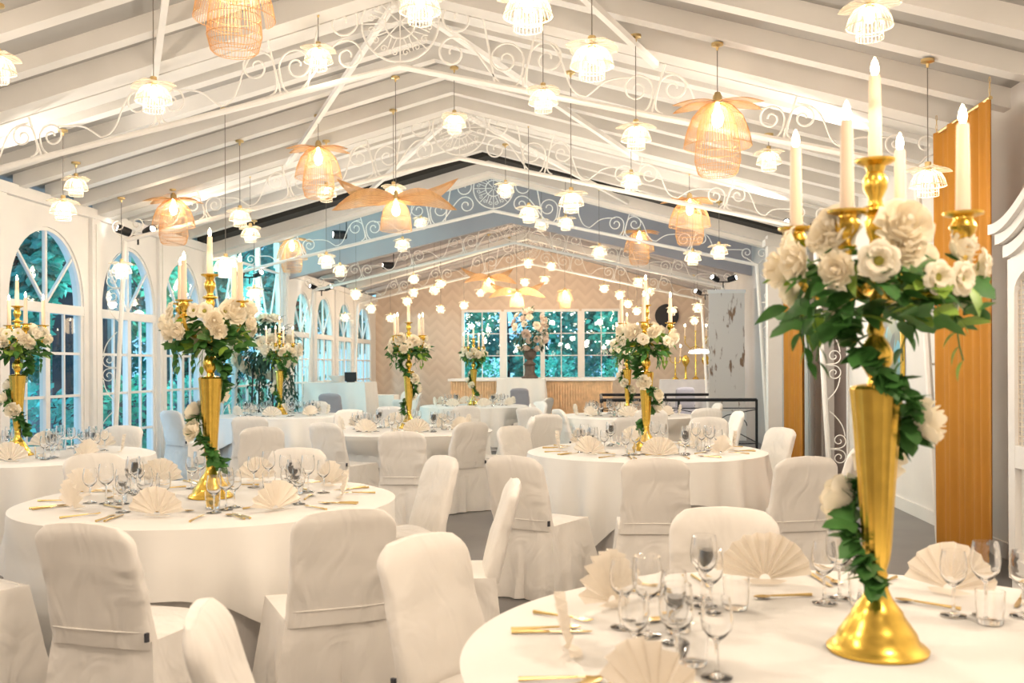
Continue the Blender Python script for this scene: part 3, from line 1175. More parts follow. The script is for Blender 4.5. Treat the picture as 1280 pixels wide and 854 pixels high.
def spot_fixture(loc, dirs, label, lit=True):
    o = empty('spotlight', loc, 0, label, 'spotlight', 'black twin spotlights on the posts')
    MB().tube([(0, 0, -0.05), (0, 0, 0.06)], 0.012, 6).box(-0.12, -0.015, 0.05, 0.12, 0.015, 0.07).build('bracket', M_BLACK, o)
    for k, dv in enumerate(dirs):
        q = Vector(dv).to_track_quat('Z', 'Y').to_matrix().to_4x4()
        T = Matrix.Translation((-0.1 if k == 0 else 0.1, 0, 0.1)) @ q
        b_ = MB().add(can, T).build('lamp_housing', M_BLACK, o)
        MB().add(lens, T).build('lens', M_LENS if lit else M_GREY, b_)
    return o


E_UP = 130
FX = [
    (XC - HS + 0.08, 8.5, 3.22, 'black twin spotlight on the left post of the front truss'),
    (XC - HS + 0.10, 12.2, 3.06, 'black twin spotlight above the second arched window'),
    (XC - HS + 0.10, 16.3, 2.9, 'black twin spotlight before the tall glazed bay'),
    (XC - HS + 0.14, 20.6, 3.0, 'black twin spotlight at the left end of the far room entrance'),
    (XC + HS - 0.10, 12.2, 3.0, 'black twin spotlight on the right post of the second truss'),
    (XC + HS - 0.14, 19.3, 2.98, 'black twin spotlight over the brown stained panel'),
    (XC + HS - 0.14, 22.4, 2.95, 'black twin spotlight in the far room right of the round black disc'),
]
for (x, y, z, lab) in FX:
    sx = 1 if x < XC else -1
    spot_fixture((x, y, z), [(-0.6, -0.5, 0.25), (0.7, -0.45, 0.2)], lab)
for fy in (4.25, 8.32, 12.05):
    for sx in (-1, 1):
        xw = (XL + 0.25) if sx < 0 else (XR - 0.35)
        xe = xw - sx * 1.6
        yb = fy + 0.44
        spot((xw, yb, roofz(xw) - 0.32), (xe, yb, roofz(xe) + 0.1), E_UP, 58)
p = at(433, 294, 18.6)
o = empty('spotlight', p, 0, 'black round stage spotlight hanging before the grey gable on the left', 'spotlight')
T = Vector((-0.9, -0.45, 0)).to_track_quat('Z', 'Y').to_matrix().to_4x4()
MB().add(can, T @ Matrix.Scale(1.5, 4)).build('lamp_housing', M_BLACK, o)
MB().add(lens, T @ Matrix.Scale(1.5, 4)).build('lens', M_LENS, o)
MB().tube([(0, 0, 0), (0, 0, 5.7 - p.z)], 0.01, 5).build('hanging_rod', M_BLACK, o)
p = at(492, 332, 21.5)
o = empty('spotlight', p, 0, 'black stage spotlight with white lens under the far room ceiling on the left', 'spotlight')
T = Vector((-0.95, -0.3, 0)).to_track_quat('Z', 'Y').to_matrix().to_4x4()
MB().add(can, T @ Matrix.Scale(1.4, 4)).build('lamp_housing', M_BLACK, o)
MB().add(lens, T @ Matrix.Scale(1.4, 4)).build('lens', M_LENS, o)
MB().tube([(0, 0, 0), (0, 0, roof2(p.x) - p.z)], 0.01, 5).build('hanging_rod', M_BLACK, o)

# ------------------------------------------------------------------ where the chairs stand
G1 = 'white covered banquet chairs'
CHAIRS = [
    (-1.80, 3.42, 78, 'white covered chair seen from behind at the lower left, dark tag on its right edge'),
    (-0.97, 3.80, 118, 'white covered chair seen from behind at right of the front left table'),
    (-0.86, 2.22, 14, 'white covered chair back seen edge-on at the bottom, cropped'),
    (-0.53, 3.17, -32, 'foreground white covered chair with its broad front towards us, left of the nearest table'),
    (-0.42, 4.80, 188, 'narrow edge-on chair back before the chair showing its seat in the middle aisle'),
    (-0.95, 6.02, 216, 'white covered chair right of the front left table, turned to the left'),
    (-0.48, 6.10, 62, 'white covered chair in the middle aisle showing its back, seat and dark tag'),
    (0.36, 5.95, 90, 'white covered chair seen square from behind before the right middle table'),
    (1.26, 6.10, 108, 'white covered chair from behind at right of the right middle table'),
    (0.49, 3.84, 262, 'white covered chair facing us behind the nearest table'),
    (1.75, 6.95, 160, 'white covered chair half hidden behind the nearest candelabra stem'),
    (1.60, 8.85, 205, 'bright covered chair at the right end of the right middle table'),
    (1.68, 12.0, 190, 'edge-on chair back beside the black railing on the right'),
    (1.20, 10.6, 265, 'beige shaded chair back just left of the edge-on chair by the railing'),
    (1.44, 12.95, 100, 'pale chair back right of the rear right candelabra before the railing'),
    (0.72, 12.6, 85, 'white chair back directly right of the gold stem on the right middle table'),
    (0.40, 10.65, 80, 'greyish chair back left of the gold stem on the right middle table'),
    (-0.72, 9.06, -38, 'bright chair front at the left end of the right middle table'),
    (-1.22, 9.75, 130, 'beige chair from behind next to the left end of the right middle table'),
    (-0.70, 10.78, 185, 'bright chair back at the right end of the centre table'),
    (-0.55, 11.35, 120, 'beige chair from behind just right of the centre table'),
    (-0.42, 12.6, 25, 'wide bright chair back left of the rear right table'),
    (-0.86, 14.4, -5, 'thin edge-on chair back before the slatted bar'),
    (-0.85, 13.3, 60, 'grey shaded chair back in the middle behind the centre table'),
    (-0.85, 15.3, 215, 'small bright chair back near the draped bar table'),
    (-1.62, 8.35, 92, 'white covered chair from behind with drape folds before the centre table'),
    (-1.78, 13.8, 95, 'beige chair from behind at the rear centre table'),
    (-2.80, 13.6, 75, 'pale grey chair from behind left of the centre candelabra'),
    (-3.10, 12.5, 290, 'pale chair back at far left side of the centre table'),
    (-2.62, 9.62, 66, 'bright chair back at the left end of the centre table'),
    (-3.05, 8.95, 112, 'grey shaded chair from behind between the left rear and the centre tables'),
    (-3.85, 10.9, 100, 'grey shaded chair from behind with dark tag before the left rear table'),
    (-5.40, 12.4, 62, 'bluish white chair seen from behind by the glazed doors'),
    (-2.00, 6.56, 266, 'white covered chair facing us behind the front left table, beside its candelabra'),
    (-3.16, 6.10, 322, 'white covered chair facing us at the back left of the front left table'),
    (-4.45, 9.06, 266, 'pale chair facing us behind the table at the far left edge'),
    (-3.00, 3.95, 60, 'white covered chair cropped by the lower left edge, only its seat showing'),
    (-4.45, 15.65, 268, 'pale chair facing us behind the left rear table'),
    (-4.1, 21.9, 250, 'grey shaded chair beside the small white table near the end wall'),
    (-3.6, 20.3, 185, 'edge-on white chair near the end wall left of the bar'),
    (-3.2, 16.3, 40, 'pale chair at the front left of the rear centre table'),
    (-0.80, 17.1, 160, 'pale chair at the right of the rear centre table'),
    (1.76, 14.6, 190, 'pale chair at the right end of the rear right table'),
]
# ------------------------------------------------------------------ tables
TABLES = {
    # key: X, Y, R, corner angle, words
    'A': (0.67, 2.50, 0.99, 40, 'nearest table on the right'),
    'B': (-2.05, 5.19, 0.97, 54, 'front left table'),
    'C': (-4.55, 7.70, 0.95, 10, 'table at far left edge'),
    'D': (0.43, 8.30, 0.97, 58, 'right middle table'),
    'E': (-2.08, 10.9, 0.95, 20, 'centre table'),
    'F': (-4.58, 14.2, 0.95, 35, 'left rear table'),
    'G': (-2.12, 17.6, 0.95, 30, 'rear centre table'),
    'H': (0.47, 14.1, 0.97, 30, 'rear right table'),
}
TZ = 0.75


def fold(phi, seed, n):
    return math.sin(n * phi + seed) * 0.6 + 0.4 * math.sin((n * 1.63) * phi + seed * 2.1)


def inside_chair(x, y):
    for (bx, by, ang, _l) in CHAIRS:
        a = R(ang)
        cx, cy_ = bx + 0.30 * math.cos(a), by + 0.30 * math.sin(a)
        dx, dy = x - cx, y - cy_
        if abs(dx) + abs(dy) > 1.2:
            continue
        u = dx * math.cos(a) + dy * math.sin(a)
        v = -dx * math.sin(a) + dy * math.cos(a)
        if abs(v) < 0.315 and -0.42 < u < 0.345:
            return True
    return False


def push_limits(X, Y, Rr, n):
    """how far out the hanging cloth may stand at each angle, pushed in by tucked chairs"""
    lim = []
    for j in range(n):
        ph = 2 * PI * j / n
        r_ = Rr + 0.14
        best = r_
        while r_ > Rr - 0.26:
            if inside_chair(X + r_ * math.cos(ph), Y + r_ * math.sin(ph)):
                best = r_ - 0.02
            r_ -= 0.02
        lim.append(best)
    w_ = max(2, n // 48)
    mn = [min(lim[(j + q) % n] for q in range(-w_, w_ + 1)) for j in range(n)]
    return [min(lim[j], sum(mn[(j + q) % n] for q in range(-w_, w_ + 1)) / (2 * w_ + 1)) for j in range(n)]


def table(key):
    X, Y, Rr, ca, words_ = TABLES[key]
    t_ = empty('banquet_table', (X, Y, 0), 0, 'round banquet table with floor length off-white skirt, the %s' % words_, 'table', 'round banquet tables')
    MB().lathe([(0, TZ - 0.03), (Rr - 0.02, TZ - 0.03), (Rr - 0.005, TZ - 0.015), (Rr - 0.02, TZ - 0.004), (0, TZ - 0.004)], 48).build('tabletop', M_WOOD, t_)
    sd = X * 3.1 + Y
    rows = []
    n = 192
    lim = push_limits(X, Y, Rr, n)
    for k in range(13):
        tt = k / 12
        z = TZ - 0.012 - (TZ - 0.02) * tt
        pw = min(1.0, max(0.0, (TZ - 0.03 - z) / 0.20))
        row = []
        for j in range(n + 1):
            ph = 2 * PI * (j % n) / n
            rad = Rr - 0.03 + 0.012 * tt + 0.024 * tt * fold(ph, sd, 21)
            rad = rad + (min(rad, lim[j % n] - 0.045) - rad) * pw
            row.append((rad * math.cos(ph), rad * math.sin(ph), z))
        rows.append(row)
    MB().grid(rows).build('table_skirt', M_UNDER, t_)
    # square top cloth
    a = Rr + 0.30
    c_ = MB()
    n = 192
    lim = push_limits(X, Y, Rr, n)
    rings = []
    for rr in (0.05, 0.5 * Rr, 0.85 * Rr, 0.965 * Rr):
        rings.append([(rr * math.cos(2 * PI * j / n), rr * math.sin(2 * PI * j / n), TZ) for j in range(n)])
    for k in range(0, 11):
        tt = k / 10
        row = []
        for j in range(n):
            ph = 2 * PI * j / n
            al = (ph - R(ca) + PI / 4) % (PI / 2) - PI / 4     # angle from the nearest corner diagonal
            ext = a * math.sqrt(2) / (abs(math.cos(al)) + abs(math.sin(al)))
            ext = min(ext, Rr + 0.66)
            hang = max(0.05, ext - Rr) * tt
            f_ = fold(ph, sd + 1, 17)
            hn = min(1.0, hang / 0.35)
            rad = Rr + 0.012 + 0.045 * hn + 0.048 * (f_ if f_ < 0 else f_ ** 0.7) * hn
            z = TZ - 0.014 - hang
            rad = rad + (min(rad, lim[j]) - rad) * min(1.0, max(0.0, (TZ - 0.03 - z) / 0.20))
            row.append((rad * math.cos(ph), rad * math.sin(ph), max(0.03, z)))
        rings.append(row)
    k0 = len(c_.v)
    c_.v.append((0, 0, TZ))
    for rg_ in rings:
        c_.v += rg_
    for j in range(n):
        c_.f.append((k0, k0 + 1 + j, k0 + 1 + (j + 1) % n))
    for i in range(len(rings) - 1):
        for j in range(n):
            p0 = k0 + 1 + i * n + j
            p1 = k0 + 1 + i * n + (j + 1) % n
            c_.f.append((p0, p0 + n, p1 + n, p1))
    cl = c_.build('tablecloth', M_CLOTH, loc=(X, Y, 0.001))
    tag(cl, 'white square tablecloth with pointed hanging corners over the %s' % words_, 'tablecloth', 'white tablecloths')
    return t_


for k in TABLES:
    table(k)


# ------------------------------------------------------------------ flowers
def leaf_mb(L, W, fold_=0.25, droop=0.3):
    rows = []
    n = 6
    for i in range(n + 1):
        t_ = i / n
        w_ = W * (math.sin(PI * t_ ** 0.8) ** 0.9) * 0.5 if 0 < t_ < 1 else 0.0005
        z = -droop * L * t_ * t_
        rows.append([(-w_, L * t_, z + fold_ * w_), (0, L * t_, z), (w_, L * t_, z + fold_ * w_)])
    return MB().grid(rows)


def ivy_mb(L):
    """three lobed leaf"""
    b_ = MB()
    pts = [(0, 0), (0.28, 0.05), (0.52, 0.30), (0.30, 0.42), (0.24, 0.72), (0, 1.0), (-0.24, 0.72), (-0.30, 0.42), (-0.52, 0.30), (-0.28, 0.05)]
    b_.v.append((0, 0.4 * L, 0.03 * L))
    for x, y in pts:
        b_.v.append((x * L, y * L, -0.15 * L * (x * x * 2 + (y - 0.4) ** 2)))
    for i in range(len(pts)):
        b_.f.append((0, 1 + i, 1 + (i + 1) % len(pts)))
    return b_


def orient(pos, direction, up=None, roll=0.0, s_=1.0):
    d_ = Vector(direction).normalized()
    q = d_.to_track_quat('Y', 'Z')
    return Matrix.Translation(pos) @ q.to_matrix().to_4x4() @ Matrix.Rotation(roll, 4, 'Y') @ Matrix.Scale(s_, 4)


def rose_mb(r, seed=0):
    """layered cup of petals opening along +Z"""
    rnd = random.Random(seed)
    b_ = MB()
    layers = [(0.26, 3, 0.92, 0.02), (0.46, 4, 0.88, 0.06), (0.68, 5, 0.76, 0.14), (0.88, 6, 0.58, 0.26), (1.0, 6, 0.36, 0.45)]
    for li, (rad, n, h, opn) in enumerate(layers):
        for k in range(n):
            a0 = 2 * PI * k / n + li * 0.7 + rnd.uniform(-0.1, 0.1)
            wd = 2 * PI / n * 0.95
            rows = []
            for i in range(8):
                t_ = i / 7
                rr = rad * r * (0.35 + 0.65 * math.sin(t_ * PI / 2)) * (1 + opn * 0.35 * t_ * t_)
                z = -0.35 * r + (h + 0.35) * r * t_ - opn * 0.28 * r * t_ ** 3
                row = []
                for j in range(7):
                    u = (j / 6 - 0.5)
                    a = a0 + u * wd * (0.5 + 0.5 * math.sin(PI * min(1, 0.25 + t_ * 0.65)))
                    q = rr * (1 - 0.06 * (1 - 4 * u * u))
                    zz = z - 0.15 * r * (2 * u) ** 2 * t_ ** 4
                    row.append((q * math.cos(a), q * math.sin(a), zz))
                rows.append(row)
            b_.grid(rows)
    b_.lathe([(0, 0.2 * r), (0.2 * r, 0.45 * r), (0.12 * r, 0.8 * r), (0, 0.86 * r)], 8)
    b_.lathe([(0, -0.45 * r), (0.35 * r, -0.36 * r), (0.72 * r, -0.08 * r), (0.6 * r, 0.15 * r), (0, 0.2 * r)], 10)
    return b_


def open_mb(r, seed=0):
    """open lisianthus: a loose cup of overlapping ruffled petals in two rings"""
    rnd = random.Random(seed)
    b_ = MB()
    for ring_, (n, rs, lift) in enumerate(((6, 1.0, 0.55), (5, 0.68, 0.8))):
        for k in range(n):
            a0 = 2 * PI * k / n + ring_ * 0.5 + rnd.uniform(-0.12, 0.12)
            rows = []
            for i in range(6):
                t_ = i / 5
                rr = r * rs * (0.10 + 0.90 * t_ ** 0.85)
                z = lift * r * math.sin(t_ * PI * 0.55) - 0.25 * r * t_ ** 4
                wd = 1.25 * math.sin(PI * (0.18 + 0.55 * t_)) * (1.15 if i < 5 else 0.9)
                rows.append([(rr * (1 - 0.10 * (2 * u) ** 2 * t_) * math.cos(a0 + u * wd), rr * (1 - 0.10 * (2 * u) ** 2 * t_) * math.sin(a0 + u * wd), z + 0.05 * r * math.sin(u * 14 + k) * t_) for u in (-0.5, -0.3, -0.1, 0.1, 0.3, 0.5)])
            b_.grid(rows)
    return b_


ROSE = [rose_mb(0.066, 1).mesh('rose', M_ROSE, fix=False), rose_mb(0.045, 2).mesh('rose', M_ROSE, fix=False), open_mb(0.046, 3).mesh('open_bloom', M_ROSE, fix=False)]
EYE = MB().lathe([(0, 0), (0.012, 0.004), (0.012, 0.012), (0, 0.02)], 8).mesh('flower_eye', M_EYE)


# ------------------------------------------------------------------ candelabra
def make_candelabra():
    root = empty('candelabra', (0, 0, 0))
    base = [(0, 0), (0.118, 0), (0.120, 0.008), (0.112, 0.016), (0.098, 0.026), (0.092, 0.045), (0.080, 0.062), (0.062, 0.088), (0.060, 0.096), (0.048, 0.112), (0.036, 0.128), (0.027, 0.150), (0.023, 0.175), (0.026, 0.185), (0.021, 0.20)]
    MB().lathe(base + [(0, 0.20)], 40).build('base', M_GOLD, root)
    col = [(0, 0.195), (0.022, 0.196), (0.030, 0.225), (0.034, 0.26), (0.043, 0.40), (0.054, 0.55), (0.060, 0.62), (0.062, 0.637), (0.055, 0.645), (0.03, 0.65), (0, 0.652)]
    MB().lathe(col, 48, flute=0.025, nf=16).build('fluted_column', M_GOLD, root)
    st = [(0, 0.648), (0.022, 0.65), (0.018, 0.665), (0.026, 0.68), (0.038, 0.70), (0.040, 0.725), (0.030, 0.748), (0.018, 0.765), (0.022, 0.78), (0.016, 0.80), (0.014, 0.86), (0.022, 0.875), (0.028, 0.90), (0.022, 0.925), (0.014, 0.95), (0.014, 1.0), (0.022, 1.02), (0.026, 1.045), (0.020, 1.06), (0.040, 1.07), (0.040, 1.075), (0.018, 1.085), (0.016, 1.10), (0.028, 1.125), (0.030, 1.145), (0.020, 1.165), (0.024, 1.18), (0.046, 1.19), (0.047, 1.196), (0.018, 1.197), (0, 1.197)]
    MB().lathe(st, 24).build('stem', M_GOLD, root)
    arms = [R(-33), R(-33) + PI / 2, R(-33) + PI, R(-33) + 1.5 * PI]
    heads = [(0, 0, 1.192)]
    for a in arms:
        ca, sa = math.cos(a), math.sin(a)
        P_ = [(0.01, 0.90), (0.06, 0.865), (0.12, 0.86), (0.17, 0.885), (0.198, 0.93), (0.20, 0.965)]
        pts = []
        for i in range(19):
            u = i / 18 * (len(P_) - 1)
            k = min(int(u), len(P_) - 2)
            f_ = u - k
            p0 = P_[max(k - 1, 0)]
            p1, p2 = P_[k], P_[k + 1]
            p3 = P_[min(k + 2, len(P_) - 1)]
            q = [0.5 * (2 * p1[j] + (-p0[j] + p2[j]) * f_ + (2 * p0[j] - 5 * p1[j] + 4 * p2[j] - p3[j]) * f_ ** 2 + (-p0[j] + 3 * p1[j] - 3 * p2[j] + p3[j]) * f_ ** 3) for j in range(2)]
            pts.append((q[0] * ca, q[0] * sa, q[1]))
        am = MB().tube(pts, 0.0095, 8).build('arm', M_GOLD, root)
        cup = [(0, 0.955), (0.014, 0.955), (0.022, 0.965), (0.012, 0.975), (0.012, 0.985), (0.026, 1.0), (0.030, 1.015), (0.022, 1.03), (0.022, 1.036), (0.044, 1.042), (0.045, 1.048), (0.017, 1.049), (0, 1.049)]
        MB().lathe(cup, 20, c=(0.2 * ca, 0.2 * sa, 0)).build('candle_cup', M_GOLD, am)
        heads.append((0.2 * ca, 0.2 * sa, 1.045))
    for (x, y, z) in heads:
        c_ = MB().lathe([(0, z), (0.0165, z), (0.0135, z + 0.205), (0.011, z + 0.209), (0, z + 0.207)], 14, c=(x, y, 0)).build('candle', M_WAX, root)
        MB().lathe([(0, z + 0.208), (0.006, z + 0.212), (0.0095, z + 0.224), (0.007, z + 0.238), (0.002, z + 0.25), (0, z + 0.254)], 10, c=(x, y, 0)).build('flame', M_FLAME, c_)
    return root


def dress(root, seed, rich=True):
    """roses and leaves wired onto a candelabra"""
    rnd = random.Random(seed)
    fol, fol2 = MB(), MB()
    # ring of greenery round the arms
    nl = 165
    for i in range(nl):
        a = rnd.uniform(0, 2 * PI)
        rr = rnd.uniform(0.05, 0.215)
        z = 0.885 + rnd.uniform(-0.085, 0.07) * (1.2 - rr)
        pos = (rr * math.cos(a), rr * math.sin(a), z)
        d_ = (math.cos(a + rnd.uniform(-0.8, 0.8)), math.sin(a + rnd.uniform(-0.8, 0.8)), rnd.uniform(-0.9, 0.35))
        L = rnd.uniform(0.055, 0.095)
        lf = ivy_mb(L) if i % 3 else leaf_mb(L * 1.2, L * 0.6)
        (fol2 if rnd.random() < 0.16 else fol).add(lf, orient(pos, d_, roll=rnd.uniform(-0.7, 0.7)))
    # trailing sprays
    for k in range(5):
        a = rnd.uniform(0, 2 * PI)
        p0 = Vector((0.18 * math.cos(a), 0.18 * math.sin(a), 0.88))
        for j in range(5):
            p1 = p0 + Vector((rnd.uniform(-0.01, 0.01), rnd.uniform(-0.01, 0.01), -0.035))
            fol.tube([p0, p1], 0.002, 4)
            (fol2 if k % 2 else fol).add(leaf_mb(0.05, 0.026), orient(p1, (rnd.uniform(-1, 1), rnd.uniform(-1, 1), -0.8)))
            p0 = p1
    # spiral garland down the column
    pts = []
    for i in range(46):
        t_ = i / 45
        a = R(150) + t_ * 2 * PI * 1.3 + (seed - 0.4) * 0.8
        z = 0.86 - t_ * 0.68
        rr = 0.05 + 0.028 * math.sin(t_ * 9) ** 2 if z > 0.62 else 0.045 + 0.035 * max(0, (z - 0.2) / 0.45)
        pts.append(Vector((rr * math.cos(a), rr * math.sin(a), z)))
    fol.tube(pts, 0.003, 4)
    for i, p_ in enumerate(pts[2:]):
        for q in range(3):
            out = Vector((p_.x, p_.y, 0)).normalized()
            d_ = out + Vector((rnd.uniform(-1, 1), rnd.uniform(-1, 1), rnd.uniform(-0.9, 0.3)))
            L = rnd.uniform(0.045, 0.088)
            fol.add(ivy_mb(L), orient(p_, d_, roll=rnd.uniform(-0.8, 0.8)))
    fol.build('foliage', M_LEAF, root, fix=False)
    fol2.build('light_foliage', M_LEAF2, root, fix=False)

    def bloom(kind, pos, d_, s_=1.0):
        o = bpy.data.objects.new('rose' if kind < 2 else 'open_bloom', ROSE[kind])
        COL.objects.link(o)
        o.parent = root
        q = Vector(d_).normalized().to_track_quat('Z', 'Y')
        o.matrix_local = Matrix.Translation(pos) @ q.to_matrix().to_4x4() @ Matrix.Rotation(rnd.uniform(0, 6), 4, 'Z') @ Matrix.Scale(s_, 4)
        if kind == 2:
            e = bpy.data.objects.new('flower_eye', EYE)
            COL.objects.link(e)
            e.parent = o
            e.matrix_parent_inverse = Matrix.Identity(4)
    nb = 25
    for i in range(nb):
        a = 2 * PI * i / nb * 2 + rnd.uniform(-0.15, 0.15) + seed
        rr = 0.19 if i % 2 else 0.225
        z = 0.985 - (0.0 if i % 2 else 0.075) + rnd.uniform(-0.03, 0.03)
        bloom((0, 2, 1, 2, 1, 2, 1)[i % 7], (rr * math.cos(a), rr * math.sin(a), z), (math.cos(a), math.sin(a), 0.35 if i % 2 else -0.05), rnd.uniform(0.85, 1.1))
    for t_ in (0.02, 0.45, 0.60, 0.74):
        p_ = pts[int(t_ * 45)]
        out = Vector((p_.x, p_.y, 0)).normalized()
        bloom(0 if t_ > 0.1 else 1, p_ + out * 0.035, out + Vector((0, 0, 0.3)), 0.9)


CAND = {
    'A': (0.686, 2.49, 0.0, 'tall gold five-arm candelabra with white roses and lit candles, the nearest and largest'),
    'B': (-2.05, 5.19, 0.25, 'gold five-arm candelabra wrapped in ivy and roses on the front left table'),
    'C': (-4.60, 7.62, -0.15, 'gold five-arm candelabra with roses before the first arched window at far left'),
    'D': (0.43, 8.26, 0.45, 'gold five-arm candelabra with roses on the right middle table'),
    'E': (-2.08, 11.1, 0.1, 'gold five-arm candelabra with roses on the centre table before the end wall'),
    'F': (-4.60, 14.3, 0.6, 'gold five-arm candelabra before the white flower stand on the left rear table'),
    'G': (-2.14, 17.68, 0.2, 'gold five-arm candelabra in front of the left bar window, rear centre table'),
    'H': (0.475, 14.2, -0.2, 'gold five-arm candelabra half hidden behind the right middle one'),
}
first = None
for i, (k, (x, y, rz, lab)) in enumerate(CAND.items()):
    if i == 0:
        first = make_candelabra()
        bare = list(first.children)
        o = first
    else:
        o = first.copy()
        COL.objects.link(o)
        for ch in bare:
            copy_tree(ch, o)
    o.location = (x, y, TZ + 0.003)
    o.rotation_euler = (0, 0, rz)
    tag(o, lab, 'candelabra', 'gold candelabras on the banquet tables')
    dress(o, i * 1.7 + 0.4)
    point((x, y, TZ + 1.33), 2.2, 0.12, (1.0, 0.72, 0.42))


# ------------------------------------------------------------------ tableware
def lathe_glass(prof_out, thick=0.0016):
    inner = [(max(0.0, r - thick), z) for r, z in reversed(prof_out)]
    return prof_out, inner


def wine_mesh(h, r):
    o_ = [(0, 0.0), (0.034, 0.0), (0.035, 0.002), (0.02, 0.005), (0.006, 0.010), (0.0042, 0.02), (0.0040, h * 0.42), (0.008, h * 0.46), (r * 0.55, h * 0.51), (r * 0.9, h * 0.60), (r, h * 0.72), (r * 0.95, h * 0.86), (r * 0.82, h)]
    i_ = [(r * 0.82 - 0.0012, h), (r * 0.95 - 0.0012, h * 0.86), (r - 0.0014, h * 0.72), (r * 0.9 - 0.0014, h * 0.61), (r * 0.55 - 0.001, h * 0.525), (0.004, h * 0.485), (0, h * 0.48)]
    return MB().lathe(o_ + i_, 20).mesh('wine_glass', M_GLASS)


GW1 = wine_mesh(0.205, 0.040)
GW2 = wine_mesh(0.18, 0.036)
GT = MB().lathe([(0, 0), (0.030, 0), (0.033, 0.004), (0.037, 0.05), (0.038, 0.088), (0.0366, 0.088), (0.0352, 0.05), (0.031, 0.012), (0, 0.010)], 20).mesh('tumbler', M_GLASS)


def fan_mesh(rad=0.145, n=18, seed=0):
    rnd = random.Random(seed)
    rows_f = []
    for i in range(n + 1):
        a = R(8) + (PI - R(16)) * i / n
        zz = 0.011 if i % 2 else -0.011
        row = []
        for k in range(6):
            t_ = k / 5
            r_ = 0.018 + (rad - 0.018) * t_ * (1 + (0.02 * rnd.uniform(-1, 1)))
            row.append((r_ * math.cos(a), zz * (0.25 + t_) + 0.02 * t_ * math.sin(a), 0.012 + r_ * math.sin(a)))
        rows_f.append(row)
    b_ = MB().grid(rows_f)
    # folded supporting foot behind
    b_.grid([[(-0.07, 0.0, 0.010), (-0.03, 0.0, 0.014), (0.03, 0.0, 0.014), (0.07, 0.0, 0.010)], [(-0.04, -0.03, 0.004), (-0.02, -0.034, 0.004), (0.02, -0.034, 0.004), (0.04, -0.03, 0.004)]])
    return b_.mesh('napkin', M_NAPK, fix=False)


FANS = [fan_mesh(0.142, 18, 1), fan_mesh(0.135, 16, 2), fan_mesh(0.148, 20, 3)]


def cutlery_mesh(kind):
    b_ = MB()
    if kind == 'knife':
        b_.tube([(0, -0.10, 0.004), (0, -0.06, 0.005), (0, 0.0, 0.004)], [0.0055, 0.0055, 0.004], 8)
        b_.box(-0.008, 0.0, 0.0025, 0.006, 0.09, 0.0045)
        b_.prism([(-0.008, 0.09), (0.006, 0.09), (0.004, 0.105), (-0.004, 0.112)], 'z', 0.0025, 0.0045)
    elif kind == 'fork':
        b_.tube([(0, -0.10, 0.004), (0, -0.05, 0.005), (0, 0.03, 0.006)], [0.0055, 0.004, 0.003], 8)
        b_.prism([(-0.004, 0.028), (0.004, 0.028), (0.011, 0.05), (-0.011, 0.05)], 'z', 0.005, 0.007)
        for k in range(4):
            x = -0.009 + k * 0.006
            b_.tube([(x, 0.048, 0.006), (x, 0.07, 0.004), (x, 0.088, 0.007)], 0.0014, 5)
    else:
        b_.tube([(0, -0.10, 0.004), (0, -0.05, 0.005), (0, 0.03, 0.006)], [0.0055, 0.004, 0.003], 8)
        rows = []
        for i in range(7):
            t_ = i / 6
            w_ = 0.018 * math.sin(PI * (0.08 + 0.88 * t_))
            y = 0.028 + 0.058 * t_
            rows.append([(u * w_, y, 0.0065 - 0.004 * (1 - u * u) * math.sin(PI * t_)) for u in (-1, -0.5, 0, 0.5, 1)])
        b_.grid(rows)
        b_.grid([[(p[0], p[1], p[2] - 0.0012) for p in r_] for r_ in rows])
    return b_.mesh(kind, M_GOLDC)


CUT = {k: cutlery_mesh(k) for k in ('fork', 'knife', 'spoon')}


def put(name, me, loc, rz, label, cat, group, tilt=None):
    o = bpy.data.objects.new(name, me)
    COL.objects.link(o)
    o.location = loc
    o.rotation_euler = (tilt or 0.0, 0, rz)
    return tag(o, label, cat, group)


OCT = ['right', 'back right', 'back', 'back left', 'left', 'front left', 'front', 'front right']


def octant(a):
    return OCT[int(round((a % 360) / 45.0)) % 8]


